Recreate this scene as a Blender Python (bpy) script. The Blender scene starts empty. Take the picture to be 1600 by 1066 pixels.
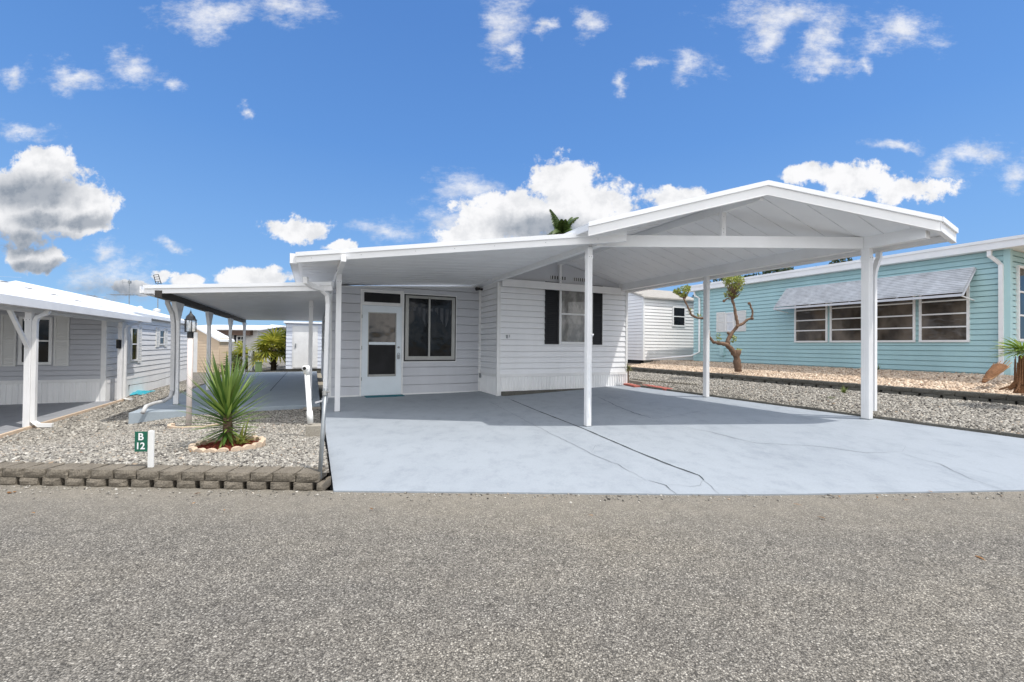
import bpy, math, random
import numpy as np
from mathutils import Vector, Matrix
random.seed(7); RNG = np.random.default_rng(7)
C = bpy.context.scene
col = C.collection
R = math.radians

# ------------------------------------------------------------------ camera
F_PX = 670.0; CAM = Vector((0, 0, 1.17)); PITCH = 0.0104; ROLL = 0.0095
cd = bpy.data.cameras.new('camera'); cam = bpy.data.objects.new('camera', cd); col.objects.link(cam)
cd.sensor_width = 36; cd.lens = 36 * F_PX / 1600; cd.clip_end = 3000; cd.clip_start = 0.05
_f = Vector((0, math.cos(PITCH), math.sin(PITCH)))
_u0 = Vector((0, -math.sin(PITCH), math.cos(PITCH))); _r0 = Vector((1, 0, 0))
_r = _r0 * math.cos(ROLL) + _u0 * math.sin(ROLL); _u = _u0 * math.cos(ROLL) - _r0 * math.sin(ROLL)
M = Matrix((( _r.x, _u.x, -_f.x, CAM.x), (_r.y, _u.y, -_f.y, CAM.y), (_r.z, _u.z, -_f.z, CAM.z), (0, 0, 0, 1)))
cam.matrix_world = M; C.camera = cam
C.view_settings.view_transform = 'Standard'; C.view_settings.look = 'None'
C.view_settings.exposure = 0.3; C.view_settings.gamma = 1
C.cycles.max_bounces = 8; C.cycles.diffuse_bounces = 5; C.cycles.use_denoising = True

# ------------------------------------------------------------------ sun and sky
SUN = Vector((0.48, -0.20, 1.0)).normalized()
sl = bpy.data.lights.new('sun', 'SUN'); sl.energy = 3.0; sl.angle = R(0.5); sl.color = (1.0, 0.955, 0.89)
so = bpy.data.objects.new('sun', sl); col.objects.link(so)
so.rotation_euler = SUN.to_track_quat('Z', 'Y').to_euler(); so.location = (0, 0, 30)
w = bpy.data.worlds.new('World'); C.world = w; w.use_nodes = True
nt = w.node_tree; nt.nodes.clear(); N = nt.nodes.new; L = nt.links.new
out = N('ShaderNodeOutputWorld'); bg = N('ShaderNodeBackground'); bg.inputs[1].default_value = 0.12
sky = N('ShaderNodeTexSky'); sky.sky_type = 'NISHITA'; sky.sun_disc = False
sky.sun_elevation = math.asin(SUN.z); sky.sun_rotation = math.atan2(SUN.x, SUN.y)
sky.altitude = 0; sky.air_density = 1.0; sky.dust_density = 0.3; sky.ozone_density = 3.0
tint = N('ShaderNodeMix'); tint.data_type = 'RGBA'; tint.blend_type = 'MULTIPLY'; tint.inputs[0].default_value = 1
L(sky.outputs[0], tint.inputs[6]); tint.inputs[7].default_value = (0.66, 0.88, 1.12, 1)
def mth(op, a, b=None, c=None, clamp=False):
    n = N('ShaderNodeMath'); n.operation = op; n.use_clamp = clamp
    for i, v in enumerate((a, b, c)):
        if v is None: continue
        if isinstance(v, (int, float)): n.inputs[i].default_value = v
        else: L(v, n.inputs[i])
    return n.outputs[0]
tc = N('ShaderNodeTexCoord'); sep = N('ShaderNodeSeparateXYZ'); L(tc.outputs['Generated'], sep.inputs[0])
ay = mth('MAXIMUM', mth('ABSOLUTE', sep.outputs[1]), 0.08)
cu = mth('DIVIDE', sep.outputs[0], ay); cv = mth('DIVIDE', sep.outputs[2], ay)
uv = N('ShaderNodeCombineXYZ'); L(cu, uv.inputs[0]); L(cv, uv.inputs[1])
def vnoise(vec, scale, detail, rough, off=(0, 0, 0), sc=(1, 1, 1)):
    mp = N('ShaderNodeMapping'); L(vec, mp.inputs[0]); mp.inputs[1].default_value = off; mp.inputs[3].default_value = sc
    n = N('ShaderNodeTexNoise'); L(mp.outputs[0], n.inputs[0]); n.inputs['Scale'].default_value = scale
    n.inputs['Detail'].default_value = detail; n.inputs['Roughness'].default_value = rough
    return n.outputs[0]
def warp(vec, sc, amp, off=(0, 0, 0)):
    mp = N('ShaderNodeMapping'); L(vec, mp.inputs[0]); mp.inputs[1].default_value = off
    n = N('ShaderNodeTexNoise'); L(mp.outputs[0], n.inputs[0]); n.inputs['Scale'].default_value = sc; n.inputs['Detail'].default_value = 6; n.inputs['Roughness'].default_value = 0.6
    a = N('ShaderNodeVectorMath'); a.operation = 'SUBTRACT'; L(n.outputs['Color'], a.inputs[0]); a.inputs[1].default_value = (0.5, 0.5, 0.5)
    b = N('ShaderNodeVectorMath'); b.operation = 'MULTIPLY_ADD'; L(a.outputs[0], b.inputs[0]); b.inputs[1].default_value = (amp, amp * .8, 0); L(vec, b.inputs[2])
    return b.outputs[0]
def field(blobs, vec):
    cur = None
    for (x, y, rx, ry) in blobs:
        yy = y - 0.0095 * (x - 800)
        s = N('ShaderNodeVectorMath'); s.operation = 'SUBTRACT'; L(vec, s.inputs[0])
        s.inputs[1].default_value = ((x - 800) / F_PX, (540 - yy) / F_PX, 0)
        m = N('ShaderNodeVectorMath'); m.operation = 'MULTIPLY'; L(s.outputs[0], m.inputs[0])
        m.inputs[1].default_value = (F_PX / rx, F_PX / ry, 0)
        l = N('ShaderNodeVectorMath'); l.operation = 'LENGTH'; L(m.outputs[0], l.inputs[0])
        v = mth('SUBTRACT', 1.0, l.outputs['Value'])
        cur = v if cur is None else mth('SMOOTH_MAX', cur, v, 0.25)
    return cur
CUM = [(65, 268, 68, 58), (75, 310, 95, 72), (110, 328, 72, 50), (25, 320, 90, 80), (120, 350, 62, 34), (60, 408, 62, 26), 
       (460, 358, 62, 28), (532, 388, 34, 14), (395, 432, 78, 20), (285, 440, 44, 16), (215, 452, 50, 14), (250, 428, 22, 14),
       (878, 288, 72, 60), (940, 318, 66, 48), (845, 335, 85, 55), (905, 345, 110, 45), (780, 340, 84, 46), (1062, 312, 62, 24), (1130, 330, 60, 25),
       (1340, 278, 84, 32), (1425, 292, 76, 27), (1262, 272, 50, 22), (75, 480, 120, 25), (740, 372, 95, 26)]
WSP = [(165, 404, 34, 26), (1590, 268, 34, 36), (20, 208, 52, 18), (605, 357, 62, 26), (722, 308, 58, 32), (720, 355, 60, 40), (1515, 240, 52, 28), (1490, 262, 30, 30), (1402, 222, 62, 13),
       (325, 18, 90, 38), (440, 10, 80, 28), (190, 102, 48, 30), (248, 126, 24, 17), (112, 122, 44, 26), (15, 112, 34, 22),
       (775, 40, 44, 62), (800, 85, 20, 20), (905, 42, 30, 22), (1010, 100, 30, 12), (1215, 18, 105, 38), (1195, 52, 42, 40), (1290, 55, 34, 46), (1405, 45, 70, 34), (1370, 62, 50, 24),
       (1285, 98, 52, 22), (1345, 98, 24, 16), (1085, 105, 40, 24), (960, 130, 16, 18), (175, 440, 80, 34), (270, 388, 24, 12), (380, 185, 16, 12), (845, 50, 20, 12)]
DRK = [(45, 298, 95, 36), (30, 378, 125, 26), (130, 350, 50, 16), (60, 420, 80, 16), (850, 355, 90, 26), (160, 468, 170, 30), (60, 345, 60, 22)]
n1 = vnoise(uv.outputs[0], 11, 12, 0.66); n2 = vnoise(uv.outputs[0], 15, 12, 0.72, (3, 1, 0), (0.75, 1.5, 1))
def remap(v, a, b):
    n = N('ShaderNodeMapRange'); n.interpolation_type = 'SMOOTHSTEP'; L(v, n.inputs[0])
    n.inputs[1].default_value = a; n.inputs[2].default_value = b; return n.outputs[0]
UVC = warp(warp(uv.outputs[0], 7, 0.06), 26, 0.045, (2, 7, 0)); UVW = warp(uv.outputs[0], 6, 0.20, (4, 2, 0))
fc = mth('ADD', field(CUM, UVC), mth('MULTIPLY', mth('SUBTRACT', n1, 0.55), 2.1))
fw = mth('ADD', field(WSP, UVW), mth('MULTIPLY', mth('SUBTRACT', n2, 0.53), 3.0))
ac = remap(fc, -0.02, 0.26); aw = mth('MULTIPLY', remap(fw, -0.25, 1.25), 0.85)
alpha = mth('MAXIMUM', ac, aw)
shade = mth('ADD', mth('MULTIPLY', remap(field(DRK, UVC), -0.25, 0.7), 0.80),
            mth('MULTIPLY', remap(vnoise(uv.outputs[0], 16, 8, 0.6, (5, 5.2, 0)), 0.42, 0.68), 0.28), clamp=True)
cc = N('ShaderNodeMix'); cc.data_type = 'RGBA'; L(shade, cc.inputs[0])
cc.inputs[6].default_value = (6.6, 6.6, 6.7, 1); cc.inputs[7].default_value = (2.0, 2.3, 2.75, 1)
rear_fill = mth('MAXIMUM', remap(mth('MULTIPLY', sep.outputs[1], -1.0), -0.05, 0.35), remap(sep.outputs[2], 0.62, 0.85))  # unseen bright cloud bank added behind and overhead to fill the shaded walls
rn = remap(vnoise(tc.outputs['Generated'], 2.6, 8, 0.6), 0.36, 0.52)
rear_fill = mth('MULTIPLY', rear_fill, rn)
front = mth('GREATER_THAN', sep.outputs[1], 0.0)
alpha = mth('MAXIMUM', mth('MULTIPLY', alpha, front), rear_fill)
rc = N('ShaderNodeMix'); rc.data_type = 'RGBA'; L(rear_fill, rc.inputs[0]); L(cc.outputs[2], rc.inputs[6]); rc.inputs[7].default_value = (13.0, 13.1, 13.3, 1)
up = remap(sep.outputs[2], 0.0, 0.03)
cr = N('ShaderNodeValToRGB'); L(sep.outputs[2], cr.inputs[0]); e_ = cr.color_ramp.elements
while len(e_) < 5: e_.new(.5)
for e1, (p_, c_) in zip(e_, ((0.0, (1.95, 3.45, 5.5)), (0.24, (1.36, 2.86, 5.55)), (0.40, (0.92, 2.28, 5.2)), (0.60, (0.70, 1.84, 4.6)), (1.0, (0.42, 1.32, 3.8)))):
    e1.position = p_; e1.color = tuple(x / 6 for x in c_) + (1,)
sc6 = N('ShaderNodeVectorMath'); sc6.operation = 'SCALE'; L(cr.outputs[0], sc6.inputs[0]); sc6.inputs['Scale'].default_value = 6
hz_ = N('ShaderNodeMix'); hz_.data_type = 'RGBA'; hz_.inputs[0].default_value = 0.75; L(tint.outputs[2], hz_.inputs[6]); L(sc6.outputs[0], hz_.inputs[7])
mx = N('ShaderNodeMix'); mx.data_type = 'RGBA'; L(mth('MULTIPLY', alpha, up), mx.inputs[0]); L(hz_.outputs[2], mx.inputs[6]); L(rc.outputs[2], mx.inputs[7])
L(mx.outputs[2], bg.inputs[0]); L(bg.outputs[0], out.inputs[0])

# ------------------------------------------------------------------ frames and terrain
CT, ST = math.cos(math.atan(0.4625)), math.sin(math.atan(0.4625))
def S(s, t, z=0.0): return Vector((s * CT - t * ST, s * ST + t * CT, z))
def st(p): return p[0] * CT + p[1] * ST, -p[0] * ST + p[1] * CT
def sstep(a, b, x):
    x = min(1, max(0, (x - a) / (b - a))); return x * x * (3 - 2 * x)
def T0(X, Y):                                   # the paved plane: level at left, rising to the right
    s, t = st((X, Y)); d = s - 3.42
    k = 0.5 * (d + math.sqrt(d * d + 0.25)) - 0.06
    return 0.04 * min(max(k, 0), 10.5)
def TG(X, Y):                                   # gravel and earth
    s, t = st((X, Y)); z = T0(X, Y)
    if s < 3:
        zl = 0.112 + (-0.13 - 0.112) * sstep(3.7, 7.0, Y)
        wl = sstep(-1.2, -4.2, s) if False else 1 - sstep(-4.2, -1.4, s)
        zl = zl + (-0.36 - zl) * wl * sstep(3.9, 6.4, Y)
        wr = sstep(0.15, 0.55, s) if s > 0.15 else 0
        nearb = zl
        z = nearb * (1 - wr) + (z - 0.1) * wr
    if s > 7.3:
        a = sstep(7.3, 7.9, s); z += 0.03 * a
        if s > 10.16: z = 0.43 + (0.655 - 0.43) * sstep(10.1, 12.3, s) + 0 * a
    if 3 <= s <= 7.3: z -= 0.1
    return z
def ray(px, py):
    x = (px - 800) / F_PX; y = (533 - py) / F_PX
    return _f + _r * x + _u * y
def atZ(px, py, z):
    d = ray(px, py); k = (z - CAM.z) / d.z; return CAM + d * k
def G(px, py, fn=T0, it=12):
    p = atZ(px, py, 0)
    for _ in range(it):
        q = atZ(px, py, fn(p.x, p.y)); p = p * 0.4 + q * 0.6
    return p
def Wt(px, py, t):
    d = ray(px, py); dt = -d.x * ST + d.y * CT; p = CAM + d * (t / dt); s, _ = st(p); return s, p.z
def Ws(px, py, s0):
    d = ray(px, py); ds = d.x * CT + d.y * ST; p = CAM + d * (s0 / ds); _, t = st(p); return t, p.z
def PY(px, py, Y):
    d = ray(px, py); return CAM + d * (Y / d.y)

# ------------------------------------------------------------------ materials
MATS = {}
def newmat(name):
    m = bpy.data.materials.new(name); m.use_nodes = True
    b = m.node_tree.nodes['Principled BSDF']; return m, m.node_tree, b
def inp(n, v, nt, sock):
    if isinstance(v, (int, float, tuple)): n.inputs[sock].default_value = v
    else: nt.links.new(v, n.inputs[sock])
def tnoise(nt, scale, detail=6, rough=0.6, sc=(1, 1, 1), coord='pos'):
    if coord == 'pos': g = nt.nodes.new('ShaderNodeNewGeometry').outputs['Position']
    else: g = nt.nodes.new('ShaderNodeTexCoord').outputs['Object']
    mp = nt.nodes.new('ShaderNodeMapping'); nt.links.new(g, mp.inputs[0]); mp.inputs[3].default_value = sc
    n = nt.nodes.new('ShaderNodeTexNoise'); nt.links.new(mp.outputs[0], n.inputs[0])
    n.inputs['Scale'].default_value = scale; n.inputs['Detail'].default_value = detail; n.inputs['Roughness'].default_value = rough
    return n.outputs[0]
def ramp(nt, v, stops):
    r = nt.nodes.new('ShaderNodeValToRGB'); nt.links.new(v, r.inputs[0])
    e = r.color_ramp.elements
    while len(e) < len(stops): e.new(0.5)
    for i, (p, c) in enumerate(stops):
        e[i].position = p; e[i].color = (*c, 1) if len(c) == 3 else c
    return r.outputs[0]
def mixc(nt, f, a, b, mode='MIX'):
    m = nt.nodes.new('ShaderNodeMix'); m.data_type = 'RGBA'; m.blend_type = mode
    inp(m, f, nt, 0)
    for k, v in ((6, a), (7, b)):
        if isinstance(v, tuple): m.inputs[k].default_value = (*v, 1) if len(v) == 3 else v
        else: nt.links.new(v, m.inputs[k])
    return m.outputs[2]
def bump(nt, b, h, strength, dist):
    n = nt.nodes.new('ShaderNodeBump'); n.inputs['Strength'].default_value = strength; n.inputs['Distance'].default_value = dist
    nt.links.new(h, n.inputs['Height']); nt.links.new(n.outputs[0], b.inputs['Normal'])
def paint(name, c, rough=0.5, var=0.12, scale=2.5, spec=0.4, metal=0.0, bmp=0.0, bscale=60, streak=False, fine=0.0):
    m, nt, b = newmat(name)
    n = tnoise(nt, scale, 7, 0.65, (1, 1, 0.25) if streak else (1, 1, 1))
    lo = tuple(x * (1 - var) for x in c); hi = tuple(min(1, x * (1 + var * 0.6)) for x in c)
    cc = ramp(nt, n, [(0.3, lo), (0.7, hi)])
    if fine: cc = mixc(nt, fine, cc, ramp(nt, tnoise(nt, 90, 3), [(0.35, tuple(x * 0.4 for x in c)), (0.65, tuple(min(1, x * 1.5) for x in c))]))
    nt.links.new(cc, b.inputs['Base Color'])
    b.inputs['Roughness'].default_value = rough; b.inputs['Metallic'].default_value = metal; b.inputs['Specular IOR Level'].default_value = spec
    if bmp: bump(nt, b, tnoise(nt, bscale, 4), bmp, 0.01)
    MATS[name] = m; return m
white = paint('white_aluminium', (0.80, 0.80, 0.80), 0.38, 0.07, 1.7, 0.5)
whites = paint('white_roof_metal', (0.84, 0.85, 0.86), 0.4, 0.06, 1.2, 0.5)
soffit = paint('soffit_metal', (0.84, 0.84, 0.84), 0.45, 0.06, 1.3, 0.4)
trimw = paint('white_trim', (0.78, 0.78, 0.77), 0.45, 0.08, 3, 0.4)
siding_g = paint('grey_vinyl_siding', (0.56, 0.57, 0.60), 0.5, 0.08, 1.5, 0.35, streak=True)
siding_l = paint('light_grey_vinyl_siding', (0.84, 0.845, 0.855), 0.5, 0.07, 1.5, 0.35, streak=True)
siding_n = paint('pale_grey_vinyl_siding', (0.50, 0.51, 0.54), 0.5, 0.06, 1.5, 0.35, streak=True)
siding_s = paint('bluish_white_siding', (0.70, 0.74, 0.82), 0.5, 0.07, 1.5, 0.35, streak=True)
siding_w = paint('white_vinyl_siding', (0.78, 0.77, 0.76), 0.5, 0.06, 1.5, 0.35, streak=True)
siding_b = paint('teal_painted_siding', (0.40, 0.60, 0.62), 0.5, 0.10, 1.3, 0.35, streak=True)
siding_c = paint('cream_siding', (0.66, 0.52, 0.38), 0.6, 0.08, 1.5, 0.3, streak=True)
skirtw = paint('white_skirting', (0.86, 0.86, 0.855), 0.5, 0.10, 2.5, 0.35, streak=True)
doorw = paint('storm_door_enamel', (0.70, 0.76, 0.80), 0.35, 0.05, 2, 0.5)
shut_b = paint('black_shutter', (0.012, 0.013, 0.016), 0.5, 0.1, 3, 0.3)
shut_w = paint('white_shutter', (0.70, 0.70, 0.68), 0.5, 0.06, 3, 0.3)
alum = paint('mill_aluminium', (0.30, 0.30, 0.285), 0.38, 0.10, 6, 0.5, 0.55)
alumd = paint('weathered_aluminium', (0.84, 0.85, 0.86), 0.5, 0.22, 5, 0.4, 0.1)
steel = paint('galvanised_steel', (0.30, 0.32, 0.33), 0.45, 0.25, 9, 0.5, 0.5)
black = paint('black_metal', (0.015, 0.015, 0.016), 0.4, 0.2, 8, 0.5)
seamm = paint('seam_sealant', (0.72, 0.72, 0.72), 0.6, 0.3, 6, 0.2)
ventm = paint('vent_recess', (0.14, 0.14, 0.14), 0.7, 0.2, 4, 0.2)
dark = paint('dark_void', (0.02, 0.02, 0.02), 0.8, 0.2, 4, 0.2)
brownd = paint('dark_brown_eave', (0.10, 0.065, 0.05), 0.7, 0.2, 4, 0.2)
shingle = paint('grey_shingles', (0.36, 0.34, 0.31), 0.85, 0.2, 6, 0.2, bmp=0.5, bscale=25, fine=0.25)
greyd = paint('dulled_white_metal', (0.50, 0.50, 0.50), 0.55, 0.2, 5, 0.3, streak=True)
pinkp = paint('pale_pink_paint', (0.74, 0.66, 0.62), 0.45, 0.08, 6, 0.4)
pvc = paint('white_pvc', (0.80, 0.80, 0.78), 0.3, 0.06, 6, 0.5)
conc = paint('weathered_concrete', (0.36, 0.33, 0.28), 0.9, 0.25, 7, 0.2, bmp=0.5, bscale=90, fine=0.3)
peach = paint('peach_concrete', (0.66, 0.52, 0.39), 0.85, 0.18, 7, 0.2, bmp=0.5, bscale=120, fine=0.12)
redb = paint('red_painted_brick', (0.42, 0.13, 0.10), 0.8, 0.2, 8, 0.2, bmp=0.3)
block = paint('grey_wall_block', (0.20, 0.175, 0.14), 0.92, 0.38, 6, 0.15, bmp=1.0, bscale=70, fine=0.4)
blockd = paint('dark_wall_block', (0.13, 0.125, 0.11), 0.92, 0.38, 6, 0.15, bmp=1.0, bscale=70, fine=0.4)
mulch = paint('red_mulch', (0.21, 0.055, 0.035), 0.95, 0.5, 35, 0.1, bmp=1.0, bscale=80, fine=0.5)
signg = paint('green_sign_face', (0.012, 0.12, 0.075), 0.4, 0.06, 4, 0.4)
signw = paint('white_lettering', (0.85, 0.86, 0.86), 0.4, 0.04, 4, 0.4)
tealm = paint('teal_mat', (0.03, 0.16, 0.20), 0.8, 0.25, 20, 0.2, bmp=0.5, bscale=200)
tealt = paint('turquoise_tarp', (0.02, 0.36, 0.45), 0.4, 0.2, 6, 0.5)
bark = paint('brown_bark', (0.20, 0.13, 0.09), 0.9, 0.6, 18, 0.2, bmp=1.0, bscale=40, fine=0.45)
palmbark = paint('orange_palm_fibre', (0.24, 0.12, 0.06), 0.9, 0.55, 22, 0.2, bmp=1.0, bscale=60, fine=0.5)
darkbark = paint('dark_palm_trunk', (0.055, 0.042, 0.032), 0.95, 0.4, 14, 0.1, bmp=1.0, bscale=50)
boxg = paint('green_utility_paint', (0.16, 0.24, 0.10), 0.5, 0.12, 4, 0.4)
stat = paint('dark_bronze_resin', (0.05, 0.042, 0.045), 0.5, 0.4, 20, 0.4)
cream = paint('cream_stucco', (0.74, 0.66, 0.52), 0.8, 0.08, 3, 0.2)
curtain = paint('beige_curtain', (0.42, 0.40, 0.36), 0.9, 0.2, 12, 0.1, streak=True)
crackm = paint('dark_crack', (0.07, 0.08, 0.085), 0.9, 0.3, 20, 0.1)
crackl = paint('faint_crack', (0.25, 0.27, 0.29), 0.9, 0.4, 20, 0.1)

def glassmat(name, c, rough=0.04, spec=0.5, wob=0.0, c2=None, sc=4):
    m, nt, b = newmat(name)
    n = tnoise(nt, sc, 3, 0.5, (1, 1, 0.6))
    nt.links.new(ramp(nt, n, [(0.42, c), (0.62, c2 or tuple(x * 1.6 for x in c))]), b.inputs['Base Color'])
    b.inputs['Roughness'].default_value = rough; b.inputs['Specular IOR Level'].default_value = spec
    if wob: bump(nt, b, tnoise(nt, 2.0, 2), wob, 0.02)
    MATS[name] = m; return m
glass_d = glassmat('dark_window_glass', (0.006, 0.007, 0.008), 0.06, 0.22, 0.4, (0.014, 0.015, 0.018))
screen = glassmat('dark_insect_screen', (0.010, 0.010, 0.011), 0.55, 0.25)
glass_br = glassmat('brown_tinted_glass', (0.045, 0.036, 0.028), 0.06, 0.45, 0.6, (0.13, 0.105, 0.082), 2.2)
glass_g = glassmat('curtained_glass', (0.17, 0.165, 0.155), 0.05, 0.5, 0.3, (0.30, 0.29, 0.27), 7)
glass_w = glassmat('bright_blind_glass', (0.55, 0.58, 0.62), 0.08, 0.5, 0.2, (0.7, 0.72, 0.74))
lampglass, nt_, b_ = newmat('clear_lamp_glass')
b_.inputs['Base Color'].default_value = (0.85, 0.88, 0.88, 1); b_.inputs['Roughness'].default_value = 0.08
b_.inputs['Transmission Weight'].default_value = 0.0; b_.inputs['Alpha'].default_value = 0.35

def leafmat(name, a, b2, scale=3.0, trans=0.25):
    m, nt, b = newmat(name)
    g = nt.nodes.new('ShaderNodeNewGeometry')
    cc = ramp(nt, g.outputs['Random Per Island'], [(0.0, a), (1.0, b2)])
    nt.links.new(cc, b.inputs['Base Color']); b.inputs['Roughness'].default_value = 0.45; b.inputs['Specular IOR Level'].default_value = 0.4
    tr = nt.nodes.new('ShaderNodeBsdfTranslucent'); nt.links.new(cc, tr.inputs[0])
    mx = nt.nodes.new('ShaderNodeMixShader'); mx.inputs[0].default_value = trans
    nt.links.new(b.outputs[0], mx.inputs[1]); nt.links.new(tr.outputs[0], mx.inputs[2])
    nt.links.new(mx.outputs[0], nt.nodes['Material Output'].inputs[0]); return m
yuc = leafmat('yucca_leaf', (0.05, 0.12, 0.02), (0.25, 0.34, 0.08))
fanl = leafmat('fan_palm_leaf', (0.16, 0.20, 0.025), (0.50, 0.46, 0.07), trans=0.4)
fand = leafmat('shaded_palm_leaf', (0.035, 0.055, 0.012), (0.10, 0.13, 0.03))  # darker copy of the fan palm leaf, shade put into its colour
palml = leafmat('feather_palm_leaf', (0.03, 0.06, 0.015), (0.10, 0.15, 0.04))
treel = leafmat('dark_tree_leaf', (0.015, 0.030, 0.010), (0.05, 0.08, 0.025))
plum = leafmat('yellow_green_leaf', (0.15, 0.20, 0.03), (0.46, 0.47, 0.12), trans=0.35)
succ = leafmat('pale_succulent_leaf', (0.18, 0.20, 0.08), (0.42, 0.40, 0.20))
weed = leafmat('weed_leaf', (0.06, 0.10, 0.02), (0.20, 0.24, 0.06))
dryl = leafmat('dry_leaf', (0.16, 0.07, 0.02), (0.40, 0.20, 0.06))

def asphalt():
    m, nt, b = newmat('asphalt_aggregate')
    g = nt.nodes.new('ShaderNodeNewGeometry')
    outs = []
    for sc in (145, 250):
        v = nt.nodes.new('ShaderNodeTexVoronoi'); nt.links.new(g.outputs['Position'], v.inputs[0]); v.inputs['Scale'].default_value = sc
        s = nt.nodes.new('ShaderNodeSeparateColor'); nt.links.new(v.outputs['Color'], s.inputs[0]); outs.append((v, s.outputs[0]))
    c1 = ramp(nt, outs[0][1], [(0.0, (0.08, 0.074, 0.067)), (0.25, (0.19, 0.18, 0.163)), (0.60, (0.33, 0.314, 0.285)), (0.88, (0.52, 0.495, 0.45)), (1.0, (0.95, 0.92, 0.85))])
    c2 = ramp(nt, outs[1][1], [(0.0, (0.10, 0.095, 0.09)), (0.5, (0.31, 0.30, 0.28)), (1.0, (0.60, 0.57, 0.53))])
    cc = mixc(nt, 0.35, c1, c2)
    ed = nt.nodes.new('ShaderNodeMapRange'); nt.links.new(outs[0][0].outputs['Distance'], ed.inputs[0])
    ed.inputs[1].default_value = 0.35; ed.inputs[2].default_value = 0.75; ed.inputs[3].default_value = 1.0; ed.inputs[4].default_value = 0.40
    cc = mixc(nt, 1.0, cc, ed.outputs[0], 'MULTIPLY')
    big = ramp(nt, tnoise(nt, 0.55, 9, 0.68, (0.45, 1, 1)), [(0.3, (0.80, 0.815, 0.85)), (0.5, (1, 1, 1)), (0.7, (1.15, 1.12, 1.06))])
    cc = mixc(nt, 1.0, cc, big, 'MULTIPLY')
    mid = ramp(nt, tnoise(nt, 9, 6, 0.7), [(0.3, (0.80, 0.80, 0.80)), (0.7, (1.16, 1.16, 1.16))])
    cc = mixc(nt, 1.0, cc, mid, 'MULTIPLY')
    sep_ = nt.nodes.new('ShaderNodeSeparateXYZ'); nt.links.new(g.outputs['Position'], sep_.inputs[0])
    dust = nt.nodes.new('ShaderNodeMapRange'); nt.links.new(sep_.outputs[1], dust.inputs[0]); dust.inputs[1].default_value = 2.6; dust.inputs[2].default_value = 3.35
    dn = nt.nodes.new('ShaderNodeMath'); dn.operation = 'MULTIPLY'; nt.links.new(dust.outputs[0], dn.inputs[0]); nt.links.new(tnoise(nt, 4, 5), dn.inputs[1])
    cc = mixc(nt, dn.outputs[0], cc, (0.36, 0.335, 0.29)); cc = mixc(nt, 1.0, cc, (0.77, 0.745, 0.70), 'MULTIPLY')
    nt.links.new(cc, b.inputs['Base Color']); b.inputs['Roughness'].default_value = 0.85; b.inputs['Specular IOR Level'].default_value = 0.25
    h = nt.nodes.new('ShaderNodeMath'); h.operation = 'MULTIPLY'; nt.links.new(outs[0][0].outputs['Distance'], h.inputs[0]); h.inputs[1].default_value = -1
    bump(nt, b, h.outputs[0], 0.9, 0.006)
    return m
M_ASPH = asphalt()

GR_W = [(0.0, (0.05, 0.044, 0.038)), (0.10, (0.12, 0.11, 0.097)), (0.28, (0.22, 0.205, 0.18)), (0.6, (0.32, 0.30, 0.262)), (0.86, (0.41, 0.385, 0.34)), (0.96, (0.60, 0.57, 0.51)), (1.0, (0.34, 0.25, 0.17))]
GR_C = [(0.0, (0.24, 0.16, 0.11)), (0.15, (0.44, 0.33, 0.24)), (0.55, (0.62, 0.475, 0.345)), (1.0, (0.74, 0.63, 0.50))]
def gravelmat(name, stops, scale=38):
    m, nt, b = newmat(name); g = nt.nodes.new('ShaderNodeNewGeometry')
    v = nt.nodes.new('ShaderNodeTexVoronoi'); nt.links.new(g.outputs['Position'], v.inputs[0]); v.inputs['Scale'].default_value = scale
    s = nt.nodes.new('ShaderNodeSeparateColor'); nt.links.new(v.outputs['Color'], s.inputs[0])
    cc = ramp(nt, s.outputs[0], stops)
    cc = mixc(nt, 1.0, cc, ramp(nt, v.outputs['Distance'], [(0.35, (1, 1, 1)), (0.75, (0.45, 0.43, 0.41))]), 'MULTIPLY')
    cc = mixc(nt, 1.0, cc, ramp(nt, tnoise(nt, 0.9, 6), [(0.3, (0.82, 0.81, 0.79)), (0.7, (1.05, 1.04, 1.02))]), 'MULTIPLY')
    nt.links.new(cc, b.inputs['Base Color']); b.inputs['Roughness'].default_value = 0.9
    h = nt.nodes.new('ShaderNodeMath'); h.operation = 'MULTIPLY'; nt.links.new(v.outputs['Distance'], h.inputs[0]); h.inputs[1].default_value = -1
    bump(nt, b, h.outputs[0], 1.0, 0.03); return m
def stonemat(name, stops):
    m, nt, b = newmat(name); g = nt.nodes.new('ShaderNodeNewGeometry')
    cc = ramp(nt, g.outputs['Random Per Island'], stops)
    cc = mixc(nt, 1.0, cc, ramp(nt, tnoise(nt, 60, 3), [(0.3, (0.8, 0.8, 0.8)), (0.7, (1.1, 1.1, 1.1))]), 'MULTIPLY')
    nt.links.new(cc, b.inputs['Base Color']); b.inputs['Roughness'].default_value = 0.85; return m
M_GR = gravelmat('grey_gravel', GR_W, 36); M_GC = gravelmat('cream_gravel', GR_C, 30)
M_ST = stonemat('grey_stone', GR_W); M_SC = stonemat('cream_stone', GR_C)
def slabmat(name, c, dk, stain=0.5):
    m, nt, b = newmat(name)
    n = tnoise(nt, 0.8, 9, 0.68); n2 = tnoise(nt, 4.5, 9, 0.72, (1, 0.6, 1))
    cc = ramp(nt, n, [(0.34, dk), (0.52, c)])
    cc = mixc(nt, .68, cc, ramp(nt, n2, [(0.28, dk), (0.5, c), (0.75, tuple(min(1, x * 1.07) for x in c))]))
    cc = mixc(nt, 1.0, cc, ramp(nt, tnoise(nt, 55, 5, 0.8), [(0.25, (0.88, 0.88, 0.88)), (0.7, (1.05, 1.05, 1.05))]), 'MULTIPLY')
    nt.links.new(cc, b.inputs['Base Color']); b.inputs['Roughness'].default_value = 0.62; b.inputs['Specular IOR Level'].default_value = 0.3
    bump(nt, b, tnoise(nt, 120, 6, 0.7), 0.25, 0.004); return m
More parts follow.
